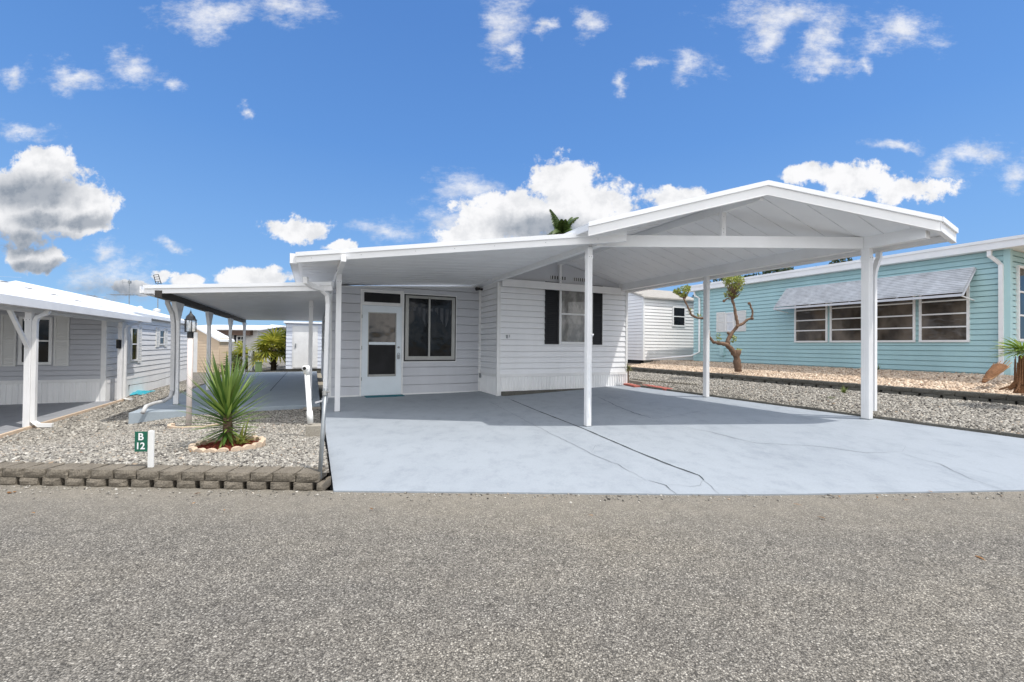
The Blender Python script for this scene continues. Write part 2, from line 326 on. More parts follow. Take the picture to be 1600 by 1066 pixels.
M_SLAB = slabmat('blue_grey_painted_concrete', (0.325, 0.358, 0.395), (0.235, 0.265, 0.30))
M_SLABP = slabmat('painted_patio_concrete', (0.34, 0.39, 0.43), (0.27, 0.32, 0.36))

# ------------------------------------------------------------------ mesh helpers
class MB:
    def __init__(s): s.v = []; s.f = []; s.sm = False
    def add(s, vs, fs):
        o = len(s.v); s.v += [Vector(v) for v in vs]; s.f += [tuple(i + o for i in f) for f in fs]; return s
    def hexa(s, c):                             # eight corners: bottom 0-3 ccw, top 4-7
        return s.add(c, [(3, 2, 1, 0), (4, 5, 6, 7), (0, 1, 5, 4), (1, 2, 6, 5), (2, 3, 7, 6), (3, 0, 4, 7)])
    def box(s, s0, s1, t0, t1, z0, z1):
        return s.hexa([S(s0, t0, z0), S(s1, t0, z0), S(s1, t1, z0), S(s0, t1, z0), S(s0, t0, z1), S(s1, t0, z1), S(s1, t1, z1), S(s0, t1, z1)])
    def wbox(s, c, dx, dy, dz, rz=0.0, tilt=0.0):
        m = Matrix.Rotation(rz, 3, 'Z') @ Matrix.Rotation(tilt, 3, 'X'); c = Vector(c)
        pts = [(-dx, -dy, 0), (dx, -dy, 0), (dx, dy, 0), (-dx, dy, 0), (-dx, -dy, dz), (dx, -dy, dz), (dx, dy, dz), (-dx, dy, dz)]
        return s.hexa([c + m @ Vector(p) for p in pts])
    def bar(s, p, q, wd, ht, up=(0, 0, 1)):
        p = Vector(p); q = Vector(q); d = (q - p).normalized(); sd = d.cross(Vector(up)).normalized(); u = sd.cross(d)
        a = sd * (wd / 2); b = u * (ht / 2)
        return s.hexa([p - a - b, p + a - b, q + a - b, q - a - b, p - a + b, p + a + b, q + a + b, q - a + b])
    def prism(s, poly, ztop, th, flat_bottom=None):
        n = len(poly); top = [Vector((p[0], p[1], ztop(p[0], p[1]))) for p in poly]
        bot = [v - Vector((0, 0, th)) if flat_bottom is None else Vector((v.x, v.y, flat_bottom)) for v in top]
        return s.add(bot + top, [tuple(range(n - 1, -1, -1)), tuple(range(n, 2 * n))] + [(i, (i + 1) % n, n + (i + 1) % n, n + i) for i in range(n)])
    def tube(s, pts, rad, seg=8, cap=True, flat=1.0):
        pts = [Vector(p) for p in pts]; k = len(pts)
        if isinstance(rad, (int, float)): rad = [rad] * k
        o = len(s.v); pr = None
        for i, p in enumerate(pts):
            d = (pts[min(i + 1, k - 1)] - pts[max(i - 1, 0)]).normalized()
            if pr is None:
                a = Vector((0, 0, 1)) if abs(d.z) < 0.9 else Vector((1, 0, 0)); pr = d.cross(a).normalized()
            pr = (pr - d * pr.dot(d)).normalized(); b = d.cross(pr)
            for j in range(seg):
                an = 2 * math.pi * j / seg; s.v.append(p + (pr * math.cos(an) + b * math.sin(an) * flat) * rad[i])
        for i in range(k - 1):
            for j in range(seg):
                a = o + i * seg + j; b2 = o + i * seg + (j + 1) % seg; s.f.append((a, b2, b2 + seg, a + seg))
        if cap:
            s.f.append(tuple(o + j for j in range(seg - 1, -1, -1))); s.f.append(tuple(o + (k - 1) * seg + j for j in range(seg)))
        return s
    def rtube(s, pts, wd, ht, up):              # rectangular downspout through mitred points
        pts = [Vector(p) for p in pts]; k = len(pts); o = len(s.v); up = Vector(up)
        for i, p in enumerate(pts):
            d = (pts[min(i + 1, k - 1)] - pts[max(i - 1, 0)]).normalized()
            sd = up; b = d.cross(sd).normalized()
            for (x, y) in ((-1, -1), (1, -1), (1, 1), (-1, 1)): s.v.append(p + sd * x * wd / 2 + b * y * ht / 2)
        for i in range(k - 1):
            for j in range(4):
                a = o + i * 4 + j; c = o + i * 4 + (j + 1) % 4; s.f.append((a, c, c + 4, a + 4))
        s.f.append((o + 3, o + 2, o + 1, o)); s.f.append(tuple(o + (k - 1) * 4 + j for j in range(4))); return s
    def lathe(s, c, prof, seg=16, sx=1, sy=1):
        c = Vector(c); o = len(s.v); k = len(prof)
        for (r, z) in prof:
            for j in range(seg):
                a = 2 * math.pi * j / seg; s.v.append(c + Vector((r * sx * math.cos(a), r * sy * math.sin(a), z)))
        for i in range(k - 1):
            for j in range(seg):
                a = o + i * seg + j; b = o + i * seg + (j + 1) % seg; s.f.append((a, b, b + seg, a + seg))
        s.f.append(tuple(o + j for j in range(seg - 1, -1, -1))); s.f.append(tuple(o + (k - 1) * seg + j for j in range(seg))); return s
    def ball(s, c, r, seg=10, sc=(1, 1, 1)):
        pr = [(math.sin(math.pi * i / 7) * r + 1e-4, -math.cos(math.pi * i / 7) * r * sc[2]) for i in range(8)]
        return s.lathe(c, pr, seg, sc[0], sc[1])
    def build(s, name, mat, parent=None, smooth=False, bevel=0.0):
        me = bpy.data.meshes.new(name); off = Vector((0, 0, 0))
        if parent is not None: off = WL[parent.name]
        me.from_pydata([tuple(v - off) for v in s.v], [], s.f); me.update()
        me.materials.append(mat)
        if smooth:
            for p in me.polygons: p.use_smooth = True
        o = bpy.data.objects.new(name, me); col.objects.link(o)
        if parent is not None: o.parent = parent
        WL[o.name] = off
        if bevel:
            b = o.modifiers.new('bevel', 'BEVEL'); b.width = bevel; b.segments = 2; b.limit_method = 'ANGLE'
        return o
WL = {}; LATER = []
def tag(o, label=None, cat=None, group=None, kind=None):
    if label: o['label'] = label
    if cat: o['category'] = cat
    if group: o['group'] = group
    if kind: o['kind'] = kind
    return o
def thing(name, loc, label, cat, group=None):
    e = bpy.data.objects.new(name, None); e.empty_display_size = 0.2; col.objects.link(e); e.location = loc
    WL[e.name] = Vector(loc); return tag(e, label, cat, group)
class FR:                                       # a vertical wall plane: a along it, z up, o outwards
    def __init__(s, kind, pos, outsign): s.k = kind; s.p = pos; s.o = outsign; s.holes = []
    def P(s, a, z, o=0.0):
        return S(a, s.p + s.o * o, z) if s.k == 't' else S(s.p + s.o * o, a, z)
    def box(s, mb, a0, a1, z0, z1, o0, o1):
        c = [s.P(a0, z0, o0), s.P(a1, z0, o0), s.P(a1, z0, o1), s.P(a0, z0, o1), s.P(a0, z1, o0), s.P(a1, z1, o0), s.P(a1, z1, o1), s.P(a0, z1, o1)]
        mb.hexa(c); return mb
    def px(s, px, py): return Wt(px, py, s.p) if s.k == 't' else Ws(px, py, s.p)
def clip(poly, A, zA, B, zB):
    def h(p): return zA + (zB - zA) * (p[0] - A) / (B - A) - p[1]
    outp = []
    for i in range(len(poly)):
        p, q = poly[i], poly[(i + 1) % len(poly)]; hp, hq = h(p), h(q)
        if hp >= 0: outp.append(p)
        if (hp > 0) != (hq > 0) and abs(hp - hq) > 1e-9:
            k = hp / (hp - hq); outp.append((p[0] + (q[0] - p[0]) * k, p[1] + (q[1] - p[1]) * k))
    return outp
def lap(mb, fr, a0, a1, z0, zA, zB, h=0.12, lip=0.018, g=0.015):
    """lap siding boards between a0 and a1 from z0 up to a (sloping) top zA..zB, left open where windows and doors sit"""
    cuts = sorted({a0, a1} | {c for H in fr.holes for c in H[:2] if a0 < c < a1})
    top = lambda a: zA + (zB - zA) * (a - a0) / (a1 - a0)
    for x0, x1 in zip(cuts[:-1], cuts[1:]):
        xm = (x0 + x1) / 2; spans = [(z0, max(zA, zB))]
        for H in fr.holes:
            if H[0] < xm < H[1]:
                ns_ = []
                for (p, q) in spans:
                    if H[3] <= p or H[2] >= q: ns_.append((p, q)); continue
                    if H[2] > p: ns_.append((p, H[2]))
                    if H[3] < q: ns_.append((H[3], q))
                spans = ns_
        for (lo, hi) in spans:
            z = z0
            while z < hi - 1e-4:
                for (za, zb, oa, ob) in ((z, z + h - g, lip, .004), (z + h - g, z + h - g, .004, -.027), (z + h - g, z + h, -.027, -.027), (z, z, -.027, lip)):
                    if za == zb:
                        if lo <= za <= hi and za < max(top(x0), top(x1)):
                            zz = min(za, 99); mb.add([fr.P(x0, zz, oa), fr.P(x1, zz, oa), fr.P(x1, zz, ob), fr.P(x0, zz, ob)], [(0, 1, 2, 3)])
                        continue
                    c0, c1 = max(za, lo), min(zb, hi)
                    if c1 - c0 < 1e-5: continue
                    poly = clip([(x0, c0), (x1, c0), (x1, c1), (x0, c1)], x0, top(x0), x1, top(x1)) if min(top(x0), top(x1)) < c1 else [(x0, c0), (x1, c0), (x1, c1), (x0, c1)]
                    if len(poly) >= 3: mb.add([fr.P(a, zz, oa + (ob - oa) * (zz - za) / (zb - za)) for a, zz in poly], [tuple(range(len(poly)))])
                z += h
    return mb
def ribs(mb, fr, a0, a1, z0, z1, pitch=0.075):
    n = int(abs(a1 - a0) / pitch); d = (a1 - a0) / n
    for i in range(n):
        x = a0 + i * d; pts = [(x, .002), (x + d * .45, .002), (x + d * .55, .016), (x + d * .9, .016), (x + d, .002)]
        for (p, q) in zip(pts[:-1], pts[1:]):
            mb.add([fr.P(p[0], z0, p[1]), fr.P(q[0], z0, q[1]), fr.P(q[0], z1, q[1]), fr.P(p[0], z1, p[1])], [(0, 1, 2, 3)])
    return mb
def window(parent, fr, a0, a1, z0, z1, fw=0.05, rows=2, cols=1, fm=None, gm=None, out=0.045, gms=None, name='window', label=None, bars=0.035):
    fm = fm or trimw; gm = gm or glass_d
    if a0 > a1: a0, a1 = a1, a0
    if hasattr(fr, 'holes'): fr.holes.append((a0 + .01, a1 - .01, z0 + .01, z1 - .01))
    f = MB()
    fr.box(f, a0, a1, z1 - fw, z1, -0.01, out); fr.box(f, a0, a1, z0, z0 + fw, -0.01, out + 0.006)
    fr.box(f, a0, a0 + fw, z0 + fw, z1 - fw, -0.01, out - 0.002); fr.box(f, a1 - fw, a1, z0 + fw, z1 - fw, -0.01, out - 0.002)
    ia0, ia1, iz0, iz1 = a0 + fw, a1 - fw, z0 + fw, z1 - fw
    for i in range(1, rows):
        z = iz0 + (iz1 - iz0) * i / rows; fr.box(f, ia0, ia1, z - bars / 2, z + bars / 2, -0.01, out - 0.010)
    for i in range(1, cols):
        a = ia0 + (ia1 - ia0) * i / cols; fr.box(f, a - bars / 2, a + bars / 2, iz0, iz1, -0.01, out - 0.014)
    fo = f.build(name, fm, parent)
    if label: fo['label'] = label
    for i in range(rows):
        for j in range(cols):
            g = MB()
            b0 = ia0 + (ia1 - ia0) * j / cols + (bars / 2 if j else 0); b1 = ia0 + (ia1 - ia0) * (j + 1) / cols - (bars / 2 if j < cols - 1 else 0)
            c0 = iz0 + (iz1 - iz0) * i / rows + (bars / 2 if i else 0); c1 = iz0 + (iz1 - iz0) * (i + 1) / rows - (bars / 2 if i < rows - 1 else 0)
            fr.box(g, b0 - .004, b1 + .004, c0 - .004, c1 + .004, 0.004, 0.018 + 0.004 * (i % 2))
            g.build('pane', (gms[i] if gms else gm), fo)
    return fo
def shutter(parent, fr, a0, a1, z0, z1, mat, name='shutter'):
    if a0 > a1: a0, a1 = a1, a0
    m = MB(); fr.box(m, a0, a1, z0, z1, 0.004, 0.024)
    b = 0.04 if a1 - a0 > .16 else 0.02
    zm = (z0 + z1) / 2
    fr.box(m, a0, a0 + b, z0, z1, 0.024, 0.038); fr.box(m, a1 - b, a1, z0, z1, 0.024, 0.038)
    for zc in (z0, zm - b / 2, z1 - b): fr.box(m, a0 + b, a1 - b, zc, zc + b, 0.024, 0.036)
    for z_a, z_b in ((z0 + b, zm - b / 2), (zm + b / 2, z1 - b)):
        k = int((z_b - z_a) / 0.045)
        for i in range(k):
            z = z_a + (z_b - z_a) * (i + .2) / k; h = (z_b - z_a) / k * .6
            m.add([fr.P(a0 + b, z, .034), fr.P(a1 - b, z, .034), fr.P(a1 - b, z + h, .025), fr.P(a0 + b, z + h, .025)], [(0, 1, 2, 3)])
    return m.build(name, mat, parent)
def screws(parent, pts, n, r=0.006):
    for p in pts:
        m = MB(); m.ball(Vector(p) + Vector(n) * 0.001, r, 6); m.build('screw_head', steel, parent)

# ------------------------------------------------------------------ ground
def grid(name, xs, ys, zf, mat, kind='structure'):
    v = [(x, y, zf(x, y)) for y in ys for x in xs]; nx = len(xs)
    f = [(j * nx + i, j * nx + i + 1, (j + 1) * nx + i + 1, (j + 1) * nx + i) for j in range(len(ys) - 1) for i in range(nx - 1)]
    me = bpy.data.meshes.new(name); me.from_pydata(v, [], f); me.materials.append(mat); me.update()
    for p in me.polygons: p.use_smooth = True
    o = bpy.data.objects.new(name, me); col.objects.link(o); o['kind'] = kind; return o
def lin(a, b, d): return list(np.linspace(a, b, int(round((b - a) / d)) + 1))
earth = paint('sandy_earth', (0.34, 0.30, 0.23), 0.95, 0.3, 0.4, 0.1)
grid('ground', lin(-900, 900, 60), lin(-900, 900, 60), lambda x, y: -0.62, earth)
def ROADF(X): return 3.429 + 0.028 * max(0, -(X + 1.4)) - 0.02 * max(0, X - 2.8)
def zroad(X, Y): return T0(X, Y) - 0.012
xs = lin(-60, -8, 4) + lin(-7.5, 10, 0.5) + lin(12, 60, 4)
me_rows = [-14, -6, -2, 0, 1.0, 2.0, 2.7, 3.1]
v = []; f = []
for x in xs:
    for k in range(len(me_rows) + 1):
        y = me_rows[k] if k < len(me_rows) else ROADF(max(-12, min(12, x))) + 0.03
        v.append((x, y, zroad(x, y)))
nr = len(me_rows) + 1
for i in range(len(xs) - 1):
    for k in range(nr - 1): f.append((i * nr + k, (i + 1) * nr + k, (i + 1) * nr + k + 1, i * nr + k + 1))
me = bpy.data.meshes.new('road'); me.from_pydata(v, [], f); me.materials.append(M_ASPH); me.update()
for p in me.polygons: p.use_smooth = True
road = bpy.data.objects.new('road', me); col.objects.link(road); tag(road, 'grey coarse asphalt road across the foreground', kind='structure')

# gravel beds (left and right) on the terrain, built in the lot's own frame
def bed(name, ss, ts, mat, zf=TG, front=True, label=None):
    v = []; f = []
    for s_ in ss:
        for t_ in ts:
            p = S(s_, t_)
            if front:
                yl = ROADF(max(-12, min(12, p.x))) + (0.12 if s_ < 3 else 0.0)
                if p.y < yl:
                    tt = t_
                    for _ in range(30):
                        p = S(s_, tt); yl = ROADF(max(-12, min(12, p.x))) + (0.10 if s_ < 3 else 0.0); tt += (yl - p.y) * .9
            v.append((p.x, p.y, zf(p.x, p.y)))
    n = len(ts)
    for i in range(len(ss) - 1):
        for j in range(n - 1):
            f.append((i * n + j, (i + 1) * n + j, (i + 1) * n + j + 1, i * n + j + 1))
    me = bpy.data.meshes.new(name); me.from_pydata(v, [], f); me.materials.append(mat); me.update()
    for p in me.polygons: p.use_smooth = True
    o = bpy.data.objects.new(name, me); col.objects.link(o); tag(o, label, kind='structure'); return o
bed('gravel_ground', lin(-26, -8, 1) + lin(-7.5, 0.13, 0.22), lin(2.0, 12, 0.2) + lin(13, 60, 1.5), M_GR, label='grey gravel yard left of the driveway')
bed('gravel_strip', lin(7.44, 10.12, 0.16), lin(-6, 16, 0.4) + lin(17, 60, 3), M_GR, label='grey gravel strip between driveway and block wall')
bed('raised_gravel_ground', [10.19, 10.5, 10.9, 11.3, 11.7, 12.1, 12.5, 14, 18, 24], lin(-6, 16, 0.5) + lin(17, 60, 3), M_GC, label='cream gravel bed below the teal house')

# driveway slab
DS0, DS1, DT, DB = 0.16, 7.42, 10.16, 9.02
def tfront(s_):
    t_ = 3.5
    for _ in range(20):
        p = S(s_, t_); t_ += (ROADF(p.x) - p.y) / CT
    return t_
ss = lin(DS0, 3.81, 0.24) + lin(3.83, DS1, 0.22)
mb = MB(); nT = 14
for i in range(len(ss) - 1):
    a, b = ss[i], ss[i + 1]
    ba = DT if (a + b) / 2 < 3.82 else DB + 0.6
    for j in range(nT):
        q = []
        for (s_, k) in ((a, j), (b, j), (b, j + 1), (a, j + 1)):
            tf = tfront(s_); t_ = tf + (ba - tf) * k / nT; p = S(s_, t_); q.append(Vector((p.x, p.y, T0(p.x, p.y))))
        mb.add(q, [(0, 1, 2, 3)])
    for k in (0,):
        p0 = S(a, tfront(a)); p1 = S(b, tfront(b)); z0, z1 = T0(p0.x, p0.y), T0(p1.x, p1.y)
        mb.add([(p0.x, p0.y, z0 - .15), (p1.x, p1.y, z1 - .15), (p1.x, p1.y, z1), (p0.x, p0.y, z0)], [(0, 1, 2, 3)])
for s_, bb in ((DS0, DT), (DS1, DB + .6)):
    for j in range(10):
        tf = tfront(s_); t0, t1 = tf + (bb - tf) * j / 10, tf + (bb - tf) * (j + 1) / 10
        p0, p1 = S(s_, t0), S(s_, t1)
        mb.add([(p0.x, p0.y, T0(p0.x, p0.y) - .2), (p1.x, p1.y, T0(p1.x, p1.y) - .2), (p1.x, p1.y, T0(p1.x, p1.y)), (p0.x, p0.y, T0(p0.x, p0.y))], [(0, 1, 2, 3)])
drive = mb.build('driveway', M_SLAB); tag(drive, 'pale blue-grey painted concrete driveway with cracks', kind='structure')
def crack(pts, wmax, mat, name='crack', lift=0.004, jit=0.012):
    P = [G(x, y) for x, y in pts]; Q = []
    for a, b in zip(P[:-1], P[1:]):
        n = max(2, int((b - a).length / 0.09))
        for i in range(n): Q.append(a.lerp(b, i / n))
    Q.append(P[-1]); rr = random.Random(len(Q)); vs = []; fs = []
    for i, p in enumerate(Q):
        d = (Q[min(i + 1, len(Q) - 1)] - Q[max(i - 1, 0)]); d.z = 0; d.normalize(); nrm = Vector((-d.y, d.x, 0))
        e = min(1, i / 4, (len(Q) - 1 - i) / 4); wd = wmax * (0.25 + 0.75 * e) * rr.uniform(0.6, 1.15) / 2
        p = p + nrm * rr.uniform(-jit, jit)
        for sgn in (-1, 1):
            q = p + nrm * wd * sgn; vs.append((q.x, q.y, T0(q.x, q.y) + lift))
    fs = [(2 * i, 2 * i + 1, 2 * i + 3, 2 * i + 2) for i in range(len(Q) - 1)]
    m = MB(); m.add(vs, fs); return m.build(name, mat, drive)
z6 = lambda L_: [(500 + x / 2.58, 600 + y / 2.58) for x, y in L_]
zr = lambda L_: [(900 + x / 2.286, 590 + y / 2.286) for x, y in L_]
crack(z6([(760, 60), (880, 110), (1060, 180), (1280, 275), (1430, 335), (1530, 370), (1548, 390)]), 0.026, crackm, 'expansion_joint', jit=0.003)
crack(z6([(1548, 390), (1535, 410), (1490, 415), (1400, 405)]), 0.010, crackl)
crack(z6([(680, 70), (860, 165), (960, 215), (1090, 280), (1200, 325), (1320, 390)]), 0.008, crackl)
crack(z6([(1320, 390), (1390, 410), (1435, 445)]), 0.014, crackm)
crack(z6([(1090, 275), (1110, 250), (1180, 235)]), 0.006, crackl)
crack(zr([(80, 70), (140, 100), (210, 128), (280, 148)]), 0.014, crackm); crack(zr([(280, 148), (330, 140), (480, 115)]), 0.008, crackl)
crack(zr([(280, 148), (210, 158)]), 0.006, crackl)
crack(zr([(360, 172), (480, 195), (560, 215), (640, 235), (800, 242), (900, 250), (1040, 270), (1160, 265)]), 0.009, crackl)
crack(zr([(1160, 265), (1180, 245)]), 0.006, crackl)
crack(zr([(1160, 270), (1240, 295), (1300, 310), (1400, 360), (1530, 403)]), 0.008, crackl)
crack(zr([(455, 370), (480, 390), (510, 417)]), 0.010, crackl)
crack(zr([(540, 385), (620, 415)]), 0.007, crackl)

# patio slab
mb = MB(); mb.box(-2.86, 0.14, 9.42, 20.6, -0.30, -0.045)
patio = mb.build('patio_floor', M_SLABP, bevel=0.008); tag(patio, 'blue-grey painted concrete patio under the flat cover', kind='structure')
mb = MB(); mb.box(-1.0, -0.985, 12.5, 20.5, -0.046, -0.042); mb.build('joint', crackm, patio)
mb = MB(); mb.box(-16, -4.42, 4.0, 14.0, -0.5, -0.318)
ns = mb.build('neighbour_slab', slabmat('grey_carport_concrete', (0.30, 0.31, 0.33), (0.20, 0.21, 0.23))); tag(ns, 'dark grey concrete floor under the left carport', kind='structure')
mb = MB(); mb.box(-4.44, -4.39, 3.4, 14.2, -0.42, -0.295); e_ = mb.build('slab_curb', peach); tag(e_, 'pale kerb strip edging the left carport floor', kind='structure')

# loose stones
def stones(name, n, region, zf, smin, smax, mat, label, keep=None):
    base = np.array([(-1, -1, -1), (1, -1, -1), (1, 1, -1), (-1, 1, -1), (-1, -1, 1), (1, -1, 1), (1, 1, 1), (-1, 1, 1)], float)
    fb = np.array([(0, 3, 2, 1), (4, 5, 6, 7), (0, 1, 5, 4), (1, 2, 6, 5), (2, 3, 7, 6), (3, 0, 4, 7)])
    P = []
    while len(P) < n:
        s_, t_ = region(); p = S(s_, t_)
        if keep and not keep(p.x, p.y, s_, t_): continue
        P.append((p.x, p.y, zf(p.x, p.y)))
    P = np.array(P); n = len(P)
    sz = RNG.uniform(smin, smax, (n, 1)) * RNG.uniform(0.65, 1.25, (n, 3)) * 0.5
    v = base[None] * (1 + RNG.uniform(-.38, .18, (n, 8, 3))) * sz[:, None, :] * np.array([1.15, 1, .75])
    q = RNG.normal(size=(n, 4)); q[:, 1:3] *= 0.35; q /= np.linalg.norm(q, axis=1)[:, None]
    w_, x, y, z = q.T
    Rm = np.stack([1 - 2 * (y * y + z * z), 2 * (x * y - z * w_), 2 * (x * z + y * w_), 2 * (x * y + z * w_), 1 - 2 * (x * x + z * z), 2 * (y * z - x * w_), 2 * (x * z - y * w_), 2 * (y * z + x * w_), 1 - 2 * (x * x + y * y)], 1).reshape(n, 3, 3)
    v = np.einsum('nij,nkj->nki', Rm, v); v += P[:, None, :] + np.array([0, 0, 0.003]) + RNG.uniform(0, 1, (n, 1, 1)) * np.array([0, 0, smin * .4])
    F = (fb[None] + (np.arange(n) * 8)[:, None, None]).reshape(-1, 4)
    me = bpy.data.meshes.new(name); me.vertices.add(n * 8); me.vertices.foreach_set('co', v.reshape(-1))
    me.loops.add(len(F) * 4); me.loops.foreach_set('vertex_index', F.reshape(-1)); me.polygons.add(len(F))
    me.polygons.foreach_set('loop_start', np.arange(len(F)) * 4); me.update(calc_edges=True); me.validate()
    me.materials.append(mat); o = bpy.data.objects.new(name, me); col.objects.link(o); tag(o, label, 'gravel', kind='stuff'); return o
RINGC = Vector((-2.93, 4.46, 0)); LAMP = G(295, 667, TG)
def keepL(x, y, s_, t_):
    if y < ROADF(x) + .21: return False
    if (x - RINGC.x) ** 2 + (y - RINGC.y) ** 2 < 0.34 ** 2: return False
    if -2.9 < s_ < 0.15 and t_ > 9.40: return False
    if s_ < -4.38 and t_ < 14: return False
    return True
def regL():
    # denser near the road
    while True:
        s_ = random.uniform(-5.2, 0.12); t_ = 3.6 + 9 * random.random() ** 1.5; return s_, t_
stones('gravel_stones', 80000, regL, TG, 0.010, 0.027, M_ST, 'loose grey and cream stones covering the left yard', keepL)
def regL2(): return random.uniform(-4.6, -2.9), random.uniform(9, 19)
stones('gravel_stones', 12000, regL2, TG, 0.02, 0.042, M_ST, 'loose stones in the alley between patio and left trailer')
def regR(): return random.uniform(7.5, 10.1), 1.2 + 11 * random.random() ** 1.3
stones('gravel_stones', 42000, regR, TG, 0.014, 0.034, M_ST, 'loose grey stones in the strip right of the driveway')
def regC(): return random.uniform(10.28, 12.38), random.uniform(1.5, 12.5)
stones('gravel_stones', 24000, regC, TG, 0.02, 0.044, M_SC, 'loose cream stones on the raised bed')

# ------------------------------------------------------------------ main mobile home
HT = 10.15; BT = 9.02
ZS = T0(*S(5, BT)[:2])
home = thing('mobile_home', S(3.83, BT, 0), 'grey sided single storey trailer home behind both carport roofs', 'house')
FD = FR('t', HT, -1); FB = FR('t', BT, -1); FBS = FR('s', 3.83, -1); FP = FR('s', 0.30, -1)
def zporch(s_): return 2.43 + 0.062 * (s_ + 0.24)
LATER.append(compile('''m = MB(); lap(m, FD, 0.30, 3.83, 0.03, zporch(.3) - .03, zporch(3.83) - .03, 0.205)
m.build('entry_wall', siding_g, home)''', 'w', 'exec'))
LATER.append(compile('''m = MB(); lap(m, FBS, BT, HT, 0.50, 2.66, 2.66, 0.135)
lap(m, FB, 3.83, 7.5, 0.50, 2.68, 2.68, 0.135)
m.build('front_wall', siding_l, home)''', 'w', 'exec'))
# gable end above the tie beam
m = MB(); m.add([FB.P(3.83, 2.68, .002), FB.P(5.40, 2.68, .002), FB.P(7.5, 2.68, .002), FB.P(7.5, 2.74, .002), FB.P(5.40, 3.24, .002), FB.P(3.83, 2.86, .002)], [(0, 1, 4, 5), (1, 2, 3, 4)])
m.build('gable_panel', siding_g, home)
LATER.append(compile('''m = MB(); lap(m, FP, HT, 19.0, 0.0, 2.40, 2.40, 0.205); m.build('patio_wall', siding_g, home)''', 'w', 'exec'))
m = MB()                                        # body behind the walls: sides, back, roof deck
m.box(0.32, 3.80, HT + .03, 18.9, -0.1, 2.35); m.box(3.86, 7.48, BT + .03, 20.9, 0.02, 2.62); m.build('body', siding_l, home)
m = MB()
m.add([S(3.6, 9.1, 2.74), S(5.4, 9.1, 3.16), S(7.6, 9.1, 2.66), S(3.6, 21.1, 2.74), S(5.4, 21.1, 3.16), S(7.6, 21.1, 2.66), S(3.6, 9.1, 2.64), S(7.6, 9.1, 2.56), S(3.6, 21.1, 2.64), S(7.6, 21.1, 2.56)],
      [(0, 1, 4, 3), (1, 2, 5, 4), (0, 6, 7, 2, 1), (3, 4, 5, 9, 8), (6, 8, 9, 7), (0, 3, 8, 6), (2, 7, 9, 5)])
m.build('roof', whites, home)
m = MB(); m.box(-0.0, 3.7, 10.4, 19.2, 2.42, 2.50); m.build('flat_roof', whites, home)
# skirting
m = MB(); ribs(m, FB, 3.86, 7.46, 0.02, 0.47); ribs(m, FBS, BT + .02, HT, 0.0, 0.47); m.build('skirting', skirtw, home)
m = MB(); FB.box(m, 3.80, 7.50, 0.44, 0.51, 0.0, 0.024); FBS.box(m, BT, HT, 0.44, 0.51, 0.0, 0.022); m.build('skirting_cap', trimw, home)
m = MB()
m.box(3.79, 3.87, BT - .025, BT + .05, 0.0, 2.66); m.build('corner_trim', trimw, home, bevel=.004)
m = MB(); m.box(7.46, 7.53, BT - .025, BT + .06, T0(*S(7.5, BT)[:2]) - .05, 2.66); m.build('corner_trim', trimw, home, bevel=.004)
m = MB(); FD.box(m, 3.76, 3.828, 0.0, 2.62, 0.0, 0.02); FD.box(m, .30, .36, 0.0, 2.40, 0, .02)
a0, _ = FD.px(561, 600); a1, _ = FD.px(628.8, 600)
FD.box(m, .36, a0, 0.0, 0.03, 0.0, 0.02); FD.box(m, a1, 3.76, 0.0, 0.03, 0.0, 0.02)
p0 = FD.P(.36, zporch(.36) - .045, .012); p1 = FD.P(3.76, zporch(3.76) - .045, .012); m.bar(p0, p1, .03, .03)
m.build('wall_trim', trimw, home)
# storm door
zx = lambda x, y: (460 + x / 3.807, 380 + y / 3.807)
def dp(x, y): return FD.px(*zx(x, y))
aL, zB = dp(386, 903); aR, _ = dp(642, 903); _, zDT = dp(500, 372); _, zTT = dp(500, 279)
zB = 0.012
m = MB(); FD.box(m, aL, aL + .035, 0, zTT, 0, .035); FD.box(m, aR - .035, aR, 0, zTT, 0, .035)
FD.box(m, aL + .035, aR - .035, zTT - .035, zTT, 0, .034); FD.box(m, aL + .035, aR - .035, zDT, zDT + .035, 0, .034)
fo = m.build('door_frame', trimw, home); FD.holes.append((aL + .01, aR - .01, -.1, zTT - .01))
m = MB(); FD.box(m, aL + .035, aR - .035, zDT + .035, zTT - .035, 0, .012); tr = m.build('transom_window', trimw, home)
m = MB(); FD.box(m, aL + .075, aR - .075, zDT + .075, zTT - .07, .012, .02); m.build('pane', screen, tr)
m = MB(); d0, d1 = aL + .037, aR - .037; zt_ = zDT - .004
g0, zg1 = dp(440, 412); g1, zg0 = dp(600, 790); _, zmu = dp(520, 590); _, zml = dp(520, 604)
FD.box(m, d0, g0, zB, zt_, .004, .030); FD.box(m, g1, d1, zB, zt_, .004, .030)
FD.box(m, g0, g1, zg1, zt_, .004, .030); FD.box(m, g0, g1, zB, zg0, .004, .030); FD.box(m, g0, g1, zml - .004, zmu + .004, .004, .034)
door = m.build('storm_door', doorw, home, bevel=.003)
m = MB(); FD.box(m, g0, g1, zmu, zg1, .006, .016); m.build('upper_pane', glass_br, door)
m = MB(); FD.box(m, g0, g1, zg0, zml, .006, .013); m.build('lower_screen', screen, door)
m = MB()
for (x0, x1, y0, y1) in ((g0, g1, zg1 - .014, zg1 + .006), (g0, g1, zg0 - .004, zg0 + .045), (g0 - .006, g0 + .012, zg0, zg1), (g1 - .012, g1 + .006, zg0, zg1)):
    FD.box(m, x0, x1, y0, y1, .014, .0385)
m.build('glazing_frame', alum, door)
hx, hz = dp(617, 672)
m = MB(); FD.box(m, hx - .028, hx + .028, hz - .07, hz + .03, .03, .055); m.tube([FD.P(hx, hz + .0, .05), FD.P(hx, hz + .0, .085)], .022, 10)
